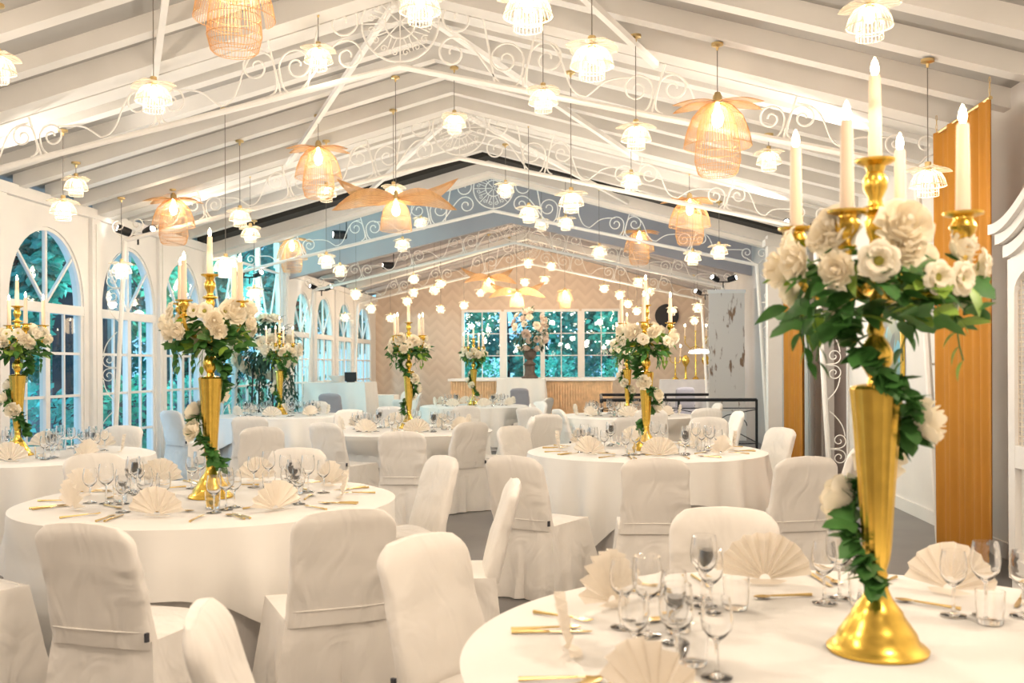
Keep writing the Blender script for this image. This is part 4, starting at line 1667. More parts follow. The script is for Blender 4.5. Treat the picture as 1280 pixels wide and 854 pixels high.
def setting(key, ang, nglass, cut):
    X, Y, Rr, ca, words_ = TABLES[key]
    a = R(ang)
    rad = Vector((math.cos(a), math.sin(a), 0))
    tan = Vector((-math.sin(a), math.cos(a), 0))
    C_ = Vector((X, Y, TZ + 0.0035))
    oc = octant(ang)
    rz = a - PI / 2
    rn = random.Random(int(ang * 7 + X * 100))
    far = key in 'EFGH'
    w2 = words_
    fo = put('napkin', FANS[rn.randrange(3)], C_ + rad * (Rr - 0.25), rz + rn.uniform(-0.25, 0.25), 'cream fan-folded napkin at the %s place of the %s' % (oc, w2), 'napkin', 'fan napkins')
    if cut:
        tl = {'fork': -0.20, 'knife': 0.19, 'spoon': 0.225}
        for kd, off in tl.items():
            put(kd, CUT[kd], C_ + rad * (Rr - 0.22) - tan * off * 1.0, rz + PI + rn.uniform(-0.08, 0.08), 'gold %s at the %s place of the %s' % (kd, oc, w2), kd, 'gold cutlery')
        put('dessert_spoon', CUT['spoon'], C_ + rad * (Rr - 0.44) + tan * 0.02, rz + PI / 2 + rn.uniform(-0.1, 0.1), 'gold dessert spoon across the %s place of the %s' % (oc, w2), 'spoon', 'gold cutlery')
    bp_ = C_ + rad * (Rr - 0.47) - tan * 0.15
    put('wine_glass', GW1, bp_ + rad * 0.0, 0, 'taller clear wine glass at the %s place of the %s' % (oc, w2), 'wine glass', 'wine glasses')
    put('wine_glass', GW2, bp_ - tan * 0.085 + rad * 0.05, 0, 'shorter clear wine glass at the %s place of the %s' % (oc, w2), 'wine glass', 'wine glasses')
    put('wine_glass', GW2, bp_ + tan * 0.07 - rad * 0.055, 0, 'inner clear wine glass at the %s place of the %s' % (oc, w2), 'wine glass', 'wine glasses')
    if nglass > 2:
        put('tumbler', GT, bp_ - tan * 0.03 - rad * 0.085, 0, 'clear water tumbler at the %s place of the %s' % (oc, w2), 'tumbler', 'water tumblers')


SETS = {'A': [12, 57, 100, 147, 187, 222], 'B': [0, 45, 90, 135, 180, 228, 272, 316], 'C': [20, 65, 110, 155, 200, 245, 290, 335],
        'D': [5, 50, 95, 140, 185, 230, 275, 320], 'E': [20, 65, 110, 155, 200, 245, 290, 335], 'F': [10, 55, 100, 145, 190, 235, 280, 325],
        'G': [20, 65, 110, 155, 200, 245, 290, 335], 'H': [0, 45, 90, 135, 180, 225, 270, 315]}
for k, al in SETS.items():
    for a in al:
        setting(k, a, 3 if k in 'ABCDEH' else 2, k in 'ABD')


# ------------------------------------------------------------------ chairs
def chair_parts(seed):
    """faces +Y, origin on the floor under the seat"""
    rnd = random.Random(seed)
    ox, oy = rnd.uniform(0, 50), rnd.uniform(0, 50)

    def wr(p, amp):
        v = noise.noise_vector(Vector((p[0] * 5 + ox + p[2] * 3, p[1] * 5 + oy, p[2] * 4))) + 0.5 * noise.noise_vector(Vector((p[0] * 13 + ox - p[2] * 9, p[1] * 9 + oy, p[2] * 10)))
        return (p[0] + v.x * amp, p[1] + v.y * amp, p[2])
    hw, y0, y1 = 0.215, -0.235, 0.235
    # seat cover (top)
    rows = []
    for j in range(9):
        v = j / 8
        y = y0 + (y1 - y0) * v
        row = []
        for i in range(9):
            u = i / 8 * 2 - 1
            edge = max(abs(u), abs(v * 2 - 1))
            z = 0.478 - 0.014 * edge ** 6 - 0.006 * math.sin(u * 3 + v * 4 + seed)
            row.append((u * hw, y, z))
        rows.append(row)
    seat = MB().grid(rows)
    # skirt
    per = []
    N = 96

    def rrect(t):
        L = [2 * hw, (y1 - y0), 2 * hw, (y1 - y0)]
        tot = sum(L)
        s_ = t * tot
        if s_ < L[0]:
            return (-hw + s_, y1), (0, 1)
        s_ -= L[0]
        if s_ < L[1]:
            return (hw, y1 - s_), (1, 0)
        s_ -= L[1]
        if s_ < L[2]:
            return (hw - s_, y0), (0, -1)
        s_ -= L[2]
        return (-hw, y0 + s_), (-1, 0)
    rows = []
    H = 10
    for k in range(H + 1):
        tt = k / H
        row = []
        for j in range(N + 1):
            t_ = (j % N) / N
            (x, y), (nx, ny) = rrect(t_)
            cx_ = min(1.0, abs(x) / hw)
            cy_ = min(1.0, abs(y) / y1)
            corner = (cx_ * cy_) ** 6
            fl = 0.045 * tt * (0.6 + 0.9 * corner) + 0.012 * tt * math.sin(t_ * 2 * PI * 13 + seed)
            px = x + (x / hw) * fl
            py = y + (y / y1) * fl
            if ny < 0:      # pleat at the middle of the rear
                g_ = math.exp(-((x - 0.01) / 0.022) ** 2)
                py += 0.05 * g_ * max(0, tt - 0.12)
            z = 0.470 - tt * 0.462
            row.append(wr((px, py, z), 0.014 * tt))
        rows.append(row)
    skirt = MB().grid(rows)
    # back cover: rounded slab leaning back
    rows = []
    K = 26
    n = 44
    top = 0.905
    for k in range(K + 1):
        tt = k / K
        z = 0.44 + (top - 0.44) * tt
        lean = -0.215 - 0.10 * tt - 0.02 * tt * tt
        w_ = 0.213 - 0.012 * tt
        th = 0.032 + 0.006 * (1 - tt)
        sh = 1.0
        if tt > 0.84:
            q = (tt - 0.84) / 0.16
            sh = 1 - 0.24 * q ** 2.8
            th *= (1 - 0.55 * q ** 3)
        row = []
        for j in range(n + 1):
            a = 2 * PI * (j % n) / n
            cx_ = math.copysign(abs(math.cos(a)) ** 0.30, math.cos(a))
            sy_ = math.copysign(abs(math.sin(a)) ** 0.55, math.sin(a))
            x = cx_ * w_ * sh
            crown = 0.03 * (1 - (x / 0.21) ** 2)
            zz = z - 0.03 * tt ** 3 + crown * tt ** 3
            y = lean + sy_ * th - 0.02 * (1 - (x / 0.213) ** 2) * tt * 0.6
            row.append(wr((x, y, zz), 0.012))
        rows.append(row)
    back = MB().grid(rows)
    k0 = len(back.v)
    last = [k0 - (n + 1) + j for j in range(n)]
    c_ = Vector((0, 0, 0))
    for i in last:
        c_ += Vector(back.v[i])
    c_ /= n
    back.v.append((c_.x, c_.y, c_.z + 0.006))
    for j in range(n):
        back.f.append((last[j], last[(j + 1) % n], k0))
    # seam band behind, at seat height
    seam = MB()
    pts = [wr((-0.205 + 0.41 * i / 24, -0.2685 + 0.02 * (abs(i - 12) / 12) ** 8, 0.505), 0.012) for i in range(25)]
    seam.tube(pts, 0.0035, 6)
    tg = MB().box(0.205, -0.268, 0.475, 0.216, -0.252, 0.507)
    return {'seat_cover': seat, 'skirt': skirt, 'back_cover': back, 'seam': seam, 'tag': tg}


CH = []
for sd in range(4):
    P_ = chair_parts(sd * 3 + 1)
    CH.append({k: mb.mesh(k, M_TAG if k == 'tag' else M_COVER) for k, mb in P_.items()})
CHG = {k: mb.mesh(k, M_TAG if k == 'tag' else M_UNLITSEAT) for k, mb in chair_parts(40).items()}
ncha = [0]


def chair(bx, by, ang, label, group, mesh=None, s_=1.0):
    """bx, by: where the middle of the top of the backrest stands; ang: direction it faces, degrees from +X"""
    a = R(ang)
    f_ = Vector((math.cos(a), math.sin(a), 0))
    o = empty('banquet_chair', Vector((bx, by, 0)) + f_ * 0.30, a - PI / 2, label, 'chair', group)
    M_ = mesh or CH[ncha[0] % 4]
    ncha[0] += 1
    for k, me in M_.items():
        q = bpy.data.objects.new(k, me)
        COL.objects.link(q)
        q.parent = o
    o.scale = (s_,) * 3
    return o


for (x, y, a, lab) in CHAIRS:
    chair(x, y, a, lab, G1)
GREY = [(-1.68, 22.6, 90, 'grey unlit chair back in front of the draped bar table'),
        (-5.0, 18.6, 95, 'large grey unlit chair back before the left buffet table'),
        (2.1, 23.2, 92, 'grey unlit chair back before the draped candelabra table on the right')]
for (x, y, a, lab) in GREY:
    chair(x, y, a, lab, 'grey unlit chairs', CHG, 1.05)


# ------------------------------------------------------------------ far room furniture
def draped(name, label, cx, cy, hx, hy, z, mt, seed=1, flare=0.05):
    o = empty(name, (cx, cy, 0), 0, label, 'table')
    MB().box(-hx + 0.02, -hy + 0.02, z - 0.03, hx - 0.02, hy - 0.02, z - 0.006).build('tabletop', M_WOOD, o, smooth=False)
    lg = MB()
    for sx in (-1, 1):
        for sy in (-1, 1):
            MB().box(sx * (hx - 0.06) - 0.02, sy * (hy - 0.06) - 0.02, 0, sx * (hx - 0.06) + 0.02, sy * (hy - 0.06) + 0.02, z - 0.03).build('leg', M_WOOD, o, smooth=False)
    rows = []
    N = 120
    for k in range(9):
        tt = k / 8
        row = []
        for j in range(N + 1):
            t_ = (j % N) / N * 4
            s_ = int(t_)
            f_ = t_ - s_
            x, y = [(-hx + 2 * hx * f_, hy), (hx, hy - 2 * hy * f_), (hx - 2 * hx * f_, -hy), (-hx, -hy + 2 * hy * f_)][s_]
            q = flare * tt * (0.7 + 0.7 * math.sin((j % N) / N * 2 * PI * 15 + seed)) + 0.004
            row.append((x + math.copysign(q, x) * min(1, abs(x) / hx * 1.2), y + math.copysign(q, y) * min(1, abs(y) / hy * 1.2), z - (z - 0.02) * tt))
        rows.append(row)
    c_ = MB().grid(rows)
    c_.grid([[(-hx, -hy, z + 0.001), (hx, -hy, z + 0.001)], [(-hx, hy, z + 0.001), (hx, hy, z + 0.001)]])
    c_.build('drape', mt, o)
    return o


# bar counter with vertical slats
bar = empty('bar_counter', (-1.63, 26.2, 0), 0, 'long pale wood bar counter with vertical slats under the end windows', 'bar')
MB().box(-2.12, -0.28, 0, 2.12, 0.3, 1.06).build('body', M_WOOD, bar, smooth=False)
sl = MB()
n = 62
for k in range(n):
    x = -2.12 + 4.24 * (k + 0.5) / n
    sl.box(x - 0.019, -0.325, 0.03, x + 0.019, -0.28, 1.05)
sl.build('front_slats', M_WOOD, bar, smooth=False)
MB().box(-2.18, -0.36, 1.06, 2.18, 0.34, 1.12).build('countertop', M_WHITE, bar, smooth=False)

draped('draped_table', 'tall table with white pleated drape before the bar, carrying the urn of flowers', -1.83, 25.3, 0.60, 0.35, 1.13, M_CLOTH, 2, 0.06)
draped('draped_table', 'grey draped table on the right holding small gold candelabras', 2.28, 25.0, 0.62, 0.32, 1.10, M_GREYCL, 3, 0.06)
draped('draped_table', 'tall white draped buffet table by the left glazed doors', -5.2, 20.2, 0.62, 0.55, 1.13, M_CLOTH, 4, 0.07)
draped('draped_table', 'low white draped side table by the end wall on the left', -4.85, 22.6, 0.32, 0.28, 0.80, M_CLOTH, 5, 0.03)


def bouquet(root, center, rx, rz_, nb, seed, mt, meshes, leaves, lm):
    rnd = random.Random(seed)
    fo = MB()
    for i in range(leaves):
        v = Vector((rnd.gauss(0, 1), rnd.gauss(0, 1), rnd.gauss(0, 1))).normalized()
        r_ = rnd.uniform(0.5, 1.08)
        p_ = Vector((center[0] + v.x * rx * r_, center[1] + v.y * rx * r_, center[2] + v.z * rz_ * r_))
        L = rnd.uniform(0.09, 0.17)
        fo.add(leaf_mb(L, L * 0.42), orient(p_, v + Vector((rnd.uniform(-.6, .6), rnd.uniform(-.6, .6), rnd.uniform(-.8, .3)))))
    fo.build('foliage', lm, root, fix=False)
    for i in range(nb):
        v = Vector((rnd.gauss(0, 1), rnd.gauss(0, 1) - 0.35, rnd.gauss(0, 1))).normalized()
        p_ = Vector((center[0] + v.x * rx * 0.97, center[1] + v.y * rx * 0.97, center[2] + v.z * rz_ * 0.97))
        o = bpy.data.objects.new('bloom', meshes[i % len(meshes)])
        COL.objects.link(o)
        o.parent = root
        o.matrix_local = Matrix.Translation(p_) @ v.to_track_quat('Z', 'Y').to_matrix().to_4x4() @ Matrix.Scale(rnd.uniform(0.9, 1.25), 4)


BL1 = [rose_mb(0.10, 5).mesh('bloom', M_CREAM, fix=False), rose_mb(0.075, 6).mesh('bloom', M_CREAM, fix=False), open_mb(0.10, 7).mesh('bloom', M_ROSE, fix=False)]
urn = empty('flower_urn', (-1.62, 25.3, 1.135), 0, 'dark brown urn overflowing with blush and cream flowers before the bar windows', 'flower urn')
MB().lathe([(0, 0), (0.21, 0), (0.21, 0.03), (0.15, 0.07), (0.12, 0.20), (0.13, 0.32), (0.17, 0.36), (0.09, 0.42), (0.07, 0.47), (0.11, 0.50), (0.16, 0.58), (0.17, 0.66), (0.13, 0.72), (0.16, 0.75), (0, 0.75)], 24).build('urn', M_STONE, urn)
bouquet(urn, (0.0, 0, 1.22), 0.46, 0.52, 34, 9, M_CREAM, BL1, 320, M_LEAFD)

BL2 = [rose_mb(0.13, 11).mesh('bloom', M_ROSE, fix=False), rose_mb(0.10, 12).mesh('bloom', M_ROSE, fix=False), open_mb(0.13, 13).mesh('bloom', M_ROSE, fix=False)]
fs = empty('flower_stand', (-5.35, 15.9, 0), 0, 'tall black stand with white blooms and trailing dark greenery by the tall glazed bay', 'flower stand')
lg = MB()
for k in range(4):
    a = PI / 4 + k * PI / 2
    lg = MB().tube([(0.28 * math.cos(a), 0.28 * math.sin(a), 0), (0.22 * math.cos(a), 0.22 * math.sin(a), 1.45)], 0.014, 6)
    lg.build('leg', M_BLACK, fs)
bouquet(fs, (0, 0, 1.80), 0.52, 0.46, 26, 21, M_ROSE, BL2, 420, M_LEAFD)
tv = MB()
rnd = random.Random(4)
for k in range(16):
    a = rnd.uniform(0, 2 * PI)
    p0 = Vector((0.45 * math.cos(a), 0.45 * math.sin(a), 1.6))
    for j in range(rnd.randrange(10, 22)):
        p1 = p0 + Vector((rnd.uniform(-0.03, 0.03), rnd.uniform(-0.03, 0.03), -0.055))
        tv.tube([p0, p1], 0.003, 3)
        for q in range(2):
            tv.add(leaf_mb(0.09, 0.04), orient(p1, (rnd.uniform(-1, 1), rnd.uniform(-1, 1), -0.6)))
        p0 = p1
tv.build('trailing_foliage', M_LEAFD, fs, fix=False)

# small gold candelabras on the right draped table
for (x, h, ncd, lab) in ((2.52, 1.05, 3, 'small gold three-candle candelabra on the grey draped table, the taller one'), (2.02, 0.55, 2, 'small gold two-candle candelabra on the grey draped table, the lower left one')):
    o = empty('candelabra', (x, 24.95, 1.105), 0, lab, 'candelabra', 'small gold candelabras')
    MB().lathe([(0, 0), (0.09, 0), (0.07, 0.03), (0.02, 0.07), (0.028, 0.12), (0.014, 0.2), (0.024, h * 0.4), (0.013, h * 0.5), (0.02, h * 0.7), (0.012, h), (0, h)], 14).build('stem', M_GOLD, o)
    for k in range(ncd):
        dx = (k - (ncd - 1) / 2) * 0.26
        zc = h + (0.14 if (ncd == 3 and k == 1) else 0.0)
        MB().tube([(0, 0, h * 0.78), (dx * 0.5, 0, h * 0.72), (dx, 0, h * 0.85), (dx, 0, zc)], 0.012, 6).build('arm', M_GOLD, o)
        MB().lathe([(0, zc - 0.02), (0.035, zc), (0.036, zc + 0.01), (0, zc + 0.01)], 12, c=(dx, 0, 0)).build('candle_cup', M_GOLD, o)
        c_ = MB().lathe([(0, zc + 0.01), (0.016, zc + 0.01), (0.013, zc + 0.24), (0, zc + 0.24)], 10, c=(dx, 0, 0)).build('candle', M_WAX, o)
        MB().lathe([(0, zc + 0.24), (0.02, zc + 0.265), (0.012, zc + 0.30), (0, zc + 0.32)], 8, c=(dx, 0, 0)).build('flame', M_FLAME, c_)
for i, (x, lab) in enumerate(((2.27, 'round gold vase left of the tall small candelabra on the grey table'), (2.76, 'round gold vase right of the tall small candelabra on the grey table'))):
    o = MB().lathe([(0, 0), (0.05, 0), (0.03, 0.05), (0.022, 0.30), (0.06, 0.36), (0.10, 0.44), (0.085, 0.53), (0.04, 0.58), (0.045, 0.6), (0, 0.6)], 18).build('gold_vase', M_GOLD, loc=(x, 24.9, 1.105))
    tag(o, lab, 'vase', 'gold vases')

# arc lamp on the far right
al = empty('arc_lamp', (2.72, 22.5, 0), 0, 'white arc floor lamp with flat glowing shade on the far right', 'floor lamp')
MB().lathe([(0, 0), (0.18, 0), (0.18, 0.03), (0.02, 0.05), (0, 0.05)], 20).build('base', M_WHITE, al)
MB().tube([(0, 0, 0.04), (0.05, 0, 1.2), (0.0, 0, 1.65), (-0.12, 0, 1.78), (-0.28, 0, 1.80)], 0.016, 8).build('pole', M_WHITE, al)
MB().lathe([(0, 0), (0.24, 0.0), (0.22, 0.05), (0.04, 0.09), (0, 0.09)], 24, c=(-0.36, 0, 1.72)).build('lamp_shade', M_ARC, al)
point((2.36, 22.5, 1.65), 20, 0.1, (1, 0.96, 0.92))

# stained hanging panel by the far room entrance
o = empty('hanging_panel', (2.55, 19.4, 0), 0, 'tall white panel with brown stains hanging beside the far room entrance', 'panel')
MB().box(-0.34, -0.03, 0.55, 0.34, 0.03, 2.85).build('panel_cloth', M_BIRCH, o, smooth=False)
MB().box(-0.36, -0.04, 2.83, 0.36, 0.04, 2.90).build('top_rail', M_WHITE, o, smooth=False)
MB().box(-0.36, -0.05, 0.0, 0.36, 0.05, 0.56).build('foot_panel', M_WHITE, o, smooth=False)

# round black disc on the end wall
o = empty('wall_disc', (2.02, YEND - 0.02, 2.82), 0, 'round black disc mounted on the end wall right of the bar windows', 'disc')
MB().lathe([(0, 0), (0.31, 0), (0.32, 0.02), (0.30, 0.04), (0, 0.045)], 36, mtx=Matrix.Rotation(R(90), 4, 'X')).build('disc', M_BLACK, o)
MB().lathe([(0.30, 0.038), (0.325, 0.038), (0.325, 0.055), (0.30, 0.055), (0.30, 0.038)], 36, mtx=Matrix.Rotation(R(90), 4, 'X')).build('rim', M_BLACK, o)

# black stair railing
rl = empty('stair_railing', (1.5, 18.6, 0), 0, 'black metal stair railing with double handrail behind the rear right table', 'railing')
ra = MB()
for y in (-1.5, 1.6):
    ra.tube([(-1.36, y, 0.86), (1.24, y, 0.86)], 0.028, 8)
ra.tube([(-1.36, -1.5, 0.86), (-1.36, 1.6, 0.86)], 0.028, 8)
ra.build('handrail', M_BLACK, rl)
for (x, y) in ((-1.36, -1.5), (-0.06, -1.5), (1.24, -1.5), (-1.36, 1.6), (-0.06, 1.6), (1.24, 1.6)):
    MB().tube([(x, y, 0), (x, y, 0.87)], 0.022, 8).build('post', M_BLACK, rl)
orn = MB()
for x0 in (-1.36, -0.06):
    for y in (-1.5,):
        orn.tube([(x0, y, 0.72), (x0 + 1.3, y, 0.72)], 0.008, 5)
        orn.tube([(x0, y, 0.12), (x0 + 1.3, y, 0.12)], 0.008, 5)
        orn.tube([(x0, y, 0.70), (x0 + 0.5, y, 0.60), (x0 + 0.9, y, 0.35), (x0 + 1.3, y, 0.14)], 0.008, 5)
        orn.tube([(x0, y, 0.14), (x0 + 0.4, y, 0.35), (x0 + 0.8, y, 0.60), (x0 + 1.3, y, 0.70)], 0.008, 5)
        for cx in (0.32, 0.98):
            sp = spiral(x0 + cx, 0.42, 0.16, 0, 1.5, 1)
            orn.tube([(p_[0], y, p_[1]) for p_ in sp], 0.008, 5)
orn.build('scrollwork', M_BLACK, rl)


# ------------------------------------------------------------------ curtains
def curtain(name, x, y0, y1, z0, z1, label, seed):
    o = empty(name, (x, (y0 + y1) / 2, 0), 0, label, 'curtain', 'ochre hanging curtains')
    rows = []
    n = 48
    hl = (y1 - y0) / 2
    for k in range(17):
        tt = k / 16
        z = z1 + (z0 - z1) * tt
        row = []
        for j in range(n + 1):
            u = j / n * 2 - 1
            amp = 0.018 * (1 - 0.4 * tt)
            xx = amp * math.sin(u * 11 + seed) + 0.012 * math.sin(u * 23 + seed * 2 + tt)
            row.append((xx, u * hl * (1.0 + 0.015 * math.sin(tt * 3)), z))
        rows.append(row)
    c_ = MB().grid(rows)
    rows2 = [[(p_[0] + 0.006, p_[1], p_[2]) for p_ in r_] for r_ in rows]
    c_.grid(rows2)
    c_.build('fabric', M_OCHRE, o)
    MB().tube([(0.003, -hl, z1), (0.003, hl, z1)], 0.014, 8).build('top_rod', M_BRASS, o)
    for s_ in (-1, 1):
        yy = s_ * hl * 0.97
        top = roofz(x) - z1
        ch = MB()
        nl = int(top / 0.035)
        for i in range(nl):
            z = z1 + 0.02 + i * 0.035
            pts = []
            for q in range(10):
                b_ = 2 * PI * q / 10
                if i % 2:
                    pts.append((0.006 * math.cos(b_) + 0.003, yy, z + 0.022 * math.sin(b_)))
                else:
                    pts.append((0.003, yy + 0.006 * math.cos(b_), z + 0.022 * math.sin(b_)))
            ch.tube(pts, 0.002, 4, closed=True)
        ch.build('chain', M_BRASS, o)
    return o


curtain('curtain', 2.68, 6.97, 8.05, 0.03, 3.25, 'ochre curtain hanging full height at right behind the nearest candelabra', 1)
curtain('curtain', 2.68, 13.0, 14.4, 0.05, 3.18, 'ochre curtain, the far narrow one beside the white column on the right', 4)

# ------------------------------------------------------------------ picture, socket, wire on the right wall
o = empty('framed_picture', (XR, 10.55, 1.62), 0, 'picture in slim gold frame on the right wall behind the candelabra stem', 'picture')
MB().box(-0.02, -0.42, -0.34, -0.004, 0.42, 0.34).build('print', M_PIC, o, smooth=False)
fr = MB()
fr.box(-0.035, -0.46, -0.38, -0.002, -0.41, 0.38).box(-0.035, 0.41, -0.38, -0.002, 0.46, 0.38).box(-0.034, -0.41, 0.33, -0.002, 0.41, 0.38).box(-0.034, -0.41, -0.38, -0.002, 0.41, -0.33)
fr.build('frame', M_GOLD, o, smooth=False)
o = MB().box(-0.05, -0.05, 0, 0, 0.05, 0.3).build('junction_box', M_WALLG, loc=(XR - 0.002, 7.0, 0.16))
tag(o, 'grey junction box low on the right wall beside the near curtain', 'junction box')

# ------------------------------------------------------------------ ornate white cabinet at the right edge
cb = empty('armoire', (2.78, 5.22, 0), 0, 'tall ornate white armoire with curved cornice and lattice door at the right edge', 'armoire')
# carcass: front faces -X
xf = -0.33
Lh = 0.86
MB().box(xf, -Lh, 0.08, 0.26, Lh, 2.16).build('carcass', M_WHITE, cb, smooth=False)


def crown_z(u):
    u = abs(u)
    return 2.22 + 0.30 * (0.5 + 0.5 * math.cos(PI * min(1, u))) - 0.03 * math.sin(PI * min(1, u))


cr = MB()
for (off, dz, ht) in ((0.10, 0.06, 0.06), (0.07, 0.0, 0.06), (0.035, -0.07, 0.07)):
    pts = [(-Lh - off * 0.8 + (2 * Lh + 1.6 * off) * i / 28) for i in range(29)]
    for a_, b2 in zip(pts, pts[1:]):
        za, zb = crown_z(a_ / (Lh + 0.08)) + dz, crown_z(b2 / (Lh + 0.08)) + dz
        cr.prism([(a_, za - ht), (b2, zb - ht), (b2, zb), (a_, za)], 'x', xf - off, 0.26)
cr.build('cornice', M_WHITE, cb, smooth=False)
fz = MB()
pts = [(-Lh + 2 * Lh * i / 28) for i in range(29)]
for a_, b2 in zip(pts, pts[1:]):
    fz.prism([(a_, 2.10), (b2, 2.10), (b2, crown_z(b2 / (Lh + 0.08)) - 0.12), (a_, crown_z(a_ / (Lh + 0.08)) - 0.12)], 'x', xf + 0.01, 0.25)
fz.build('frieze', M_WHITE, cb, smooth=False)
for s_ in (-1, 1):
    dr = MB()
    y0 = 0.02 if s_ > 0 else -Lh + 0.04
    y1_ = y0 + Lh - 0.06
    dr.box(xf - 0.035, y0, 0.2, xf, y0 + 0.09, 2.06).box(xf - 0.035, y1_ - 0.09, 0.2, xf, y1_, 2.06)
    dr.box(xf - 0.034, y0 + 0.09, 0.2, xf, y1_ - 0.09, 0.30).box(xf - 0.034, y0 + 0.09, 0.85, xf, y1_ - 0.09, 0.98)
    ym = (y0 + y1_) / 2
    hw_ = (y1_ - y0) / 2 - 0.09
    for i in range(12):
        a0, a1 = PI * i / 12, PI * (i + 1) / 12
        p0, p1 = (ym - hw_ * math.cos(a0), 1.86 + 0.14 * math.sin(a0)), (ym - hw_ * math.cos(a1), 1.86 + 0.14 * math.sin(a1))
        dr.prism([p0, p1, (p1[0], 2.06), (p0[0], 2.06)], 'x', xf - 0.035, xf)
    dd = dr.build('door', M_WHITE, cb, smooth=False)
    lt = MB()
    nl = 15
    for i in range(nl):
        y = y0 + 0.09 + (y1_ - y0 - 0.18) * i / (nl - 1)
        lt.tube([(xf - 0.012, y, 0.98), (xf - 0.012, y, 1.95)], 0.003, 4)
    for i in range(36):
        z = 0.98 + i * 0.027
        lt.tube([(xf - 0.010, y0 + 0.09, z), (xf - 0.010, y1_ - 0.09, z)], 0.003, 4)
    lt.build('lattice', M_NAPK, dd, fix=False)
    MB().lathe([(0, 0), (0.02, 0.005), (0.016, 0.02), (0, 0.03)], 12, mtx=Matrix.Translation((xf - 0.035, (y1_ - 0.045) if s_ < 0 else y0 + 0.045, 1.1)) @ Matrix.Rotation(R(-90), 4, 'Y')).build('knob', M_WHITE, dd)
pl = MB().box(xf - 0.04, -Lh - 0.03, 0.0, 0.26, Lh + 0.03, 0.12).build('plinth', M_WHITE, cb, smooth=False)

# small things on the left buffet table
o = empty('table_sign', (-4.95, 20.0, 1.135), 0.3, 'small dark tilted stand on the left buffet table', 'stand')
MB().box(-0.12, -0.012, 0.02, 0.12, 0.0, 0.22, Matrix.Rotation(R(-25), 4, 'X')).build('board', M_BLACK, o, smooth=False)
MB().box(-0.08, -0.06, 0, 0.08, 0.08, 0.02).build('foot', M_BLACK, o, smooth=False)
o = MB().lathe([(0, 0), (0.08, 0), (0.15, 0.08), (0.19, 0.13), (0.185, 0.135), (0.14, 0.085), (0.07, 0.012), (0, 0.012)], 24).build('serving_bowl', M_WHITE, loc=(-5.3, 20.3, 1.135))
tag(o, 'white serving bowl on the left buffet table', 'bowl')

# ------------------------------------------------------------------ garden outside
structure(MB().box(-60, -25, -0.25, 40, 75, -0.12).build('ground', M_GROUND, smooth=False))


def tree(x, y, h, r, seed, label, mt, n=4200, trunk_r=0.16, base=0.35):
    rnd = random.Random(seed)
    o = empty('garden_tree', (x, y, -0.12), 0, label, 'tree', 'garden trees outside the glass')
    tk = MB()
    tk.tube([(0, 0, 0), (0.05, 0.03, h * 0.35), (-0.06, 0.05, h * 0.7), (0.02, 0, h * 0.95)], [trunk_r, trunk_r * 0.8, trunk_r * 0.5, trunk_r * 0.2], 10)
    for k in range(7):
        a = rnd.uniform(0, 2 * PI)
        z = h * rnd.uniform(0.35, 0.8)
        tk.tube([(0, 0, z), (r * 0.4 * math.cos(a), r * 0.4 * math.sin(a), z + 0.3), (r * 0.8 * math.cos(a), r * 0.8 * math.sin(a), z + 0.8)], [trunk_r * 0.35, trunk_r * 0.2, 0.01], 6)
    tk.build('trunk', M_TRUNK, o)
    cr_ = MB()
    cl = [(rnd.uniform(-r, r) * 0.7, rnd.uniform(-r, r) * 0.7, h * rnd.uniform(base, 1.0), rnd.uniform(0.35, 0.7) * r * 0.8) for _ in range(16)]
    for i in range(n):
        c = cl[i % 16]
        v = Vector((rnd.gauss(0, 1), rnd.gauss(0, 1), rnd.gauss(0, 1))).normalized() * c[3] * rnd.uniform(0.5, 1)
        p_ = Vector((c[0], c[1], c[2])) + v
        L = rnd.uniform(0.14, 0.26)
        d_ = Vector((rnd.uniform(-1, 1), rnd.uniform(-1, 1), rnd.uniform(-1, 0.3))).normalized()
        sd_ = d_.cross(Vector((rnd.uniform(-1, 1), rnd.uniform(-1, 1), rnd.uniform(-1, 1)))).normalized() * L * 0.35
        k = len(cr_.v)
        cr_.v += [tuple(p_), tuple(p_ + d_ * L * 0.5 + sd_), tuple(p_ + d_ * L), tuple(p_ + d_ * L * 0.5 - sd_)]
        cr_.f.append((k, k + 1, k + 2, k + 3))
    cr_.build('crown', mt, o, smooth=False, fix=False)






tree(-9.5, 15.6, 5.8, 1, 1, 'slim leafy tree outside the first arched window', M_TLEAF, base=0.4)
tree(-9.5, 21.2, 6, 1.2, 2, 'leafy tree outside the second arched window', M_TLEAF2, base=0.4)
tree(-9.5, 24.2, 6.5, 1.2, 3, 'leafy tree outside the third arched window', M_TLEAF, base=0.38)
tree(-9.5, 27.7, 7, 1.5, 4, 'tree with dark trunk outside the tall glazed bay', M_TLEAF, base=0.35)
tree(-9.5, 31.3, 7, 1.4, 5, 'tree outside the first glazed doors of the far room', M_TLEAF2, base=0.35)
tree(-9.5, 35.4, 7, 1.7, 6, 'tree outside the last glazed doors of the far room', M_TLEAF, base=0.35)
tree(-14.2, 23.6, 7, 1.8, 7, 'bushy tree further back, seen through the first arched window', M_TLEAF2, base=0.15)
tree(-14.2, 28.4, 7.5, 1.9, 8, 'bushy tree further back, seen through the second arched window', M_TLEAF, base=0.15)
tree(-14.2, 33.6, 8, 2.1, 9, 'bushy tree further back, seen through the third arched window', M_TLEAF2, base=0.15)
tree(-14.5, 39.6, 9.5, 2.5, 10, 'tall tree far back, seen through the tall glazed bay', M_TLEAF, base=0.12)
tree(-21, 31.5, 9.5, 2.6, 11, 'tall distant tree between the two nearer ones behind the first arched window', M_TLEAF, base=0.12)
tree(-21, 38.5, 10, 2.8, 12, 'tall distant tree behind the second arched window', M_TLEAF2, base=0.12)
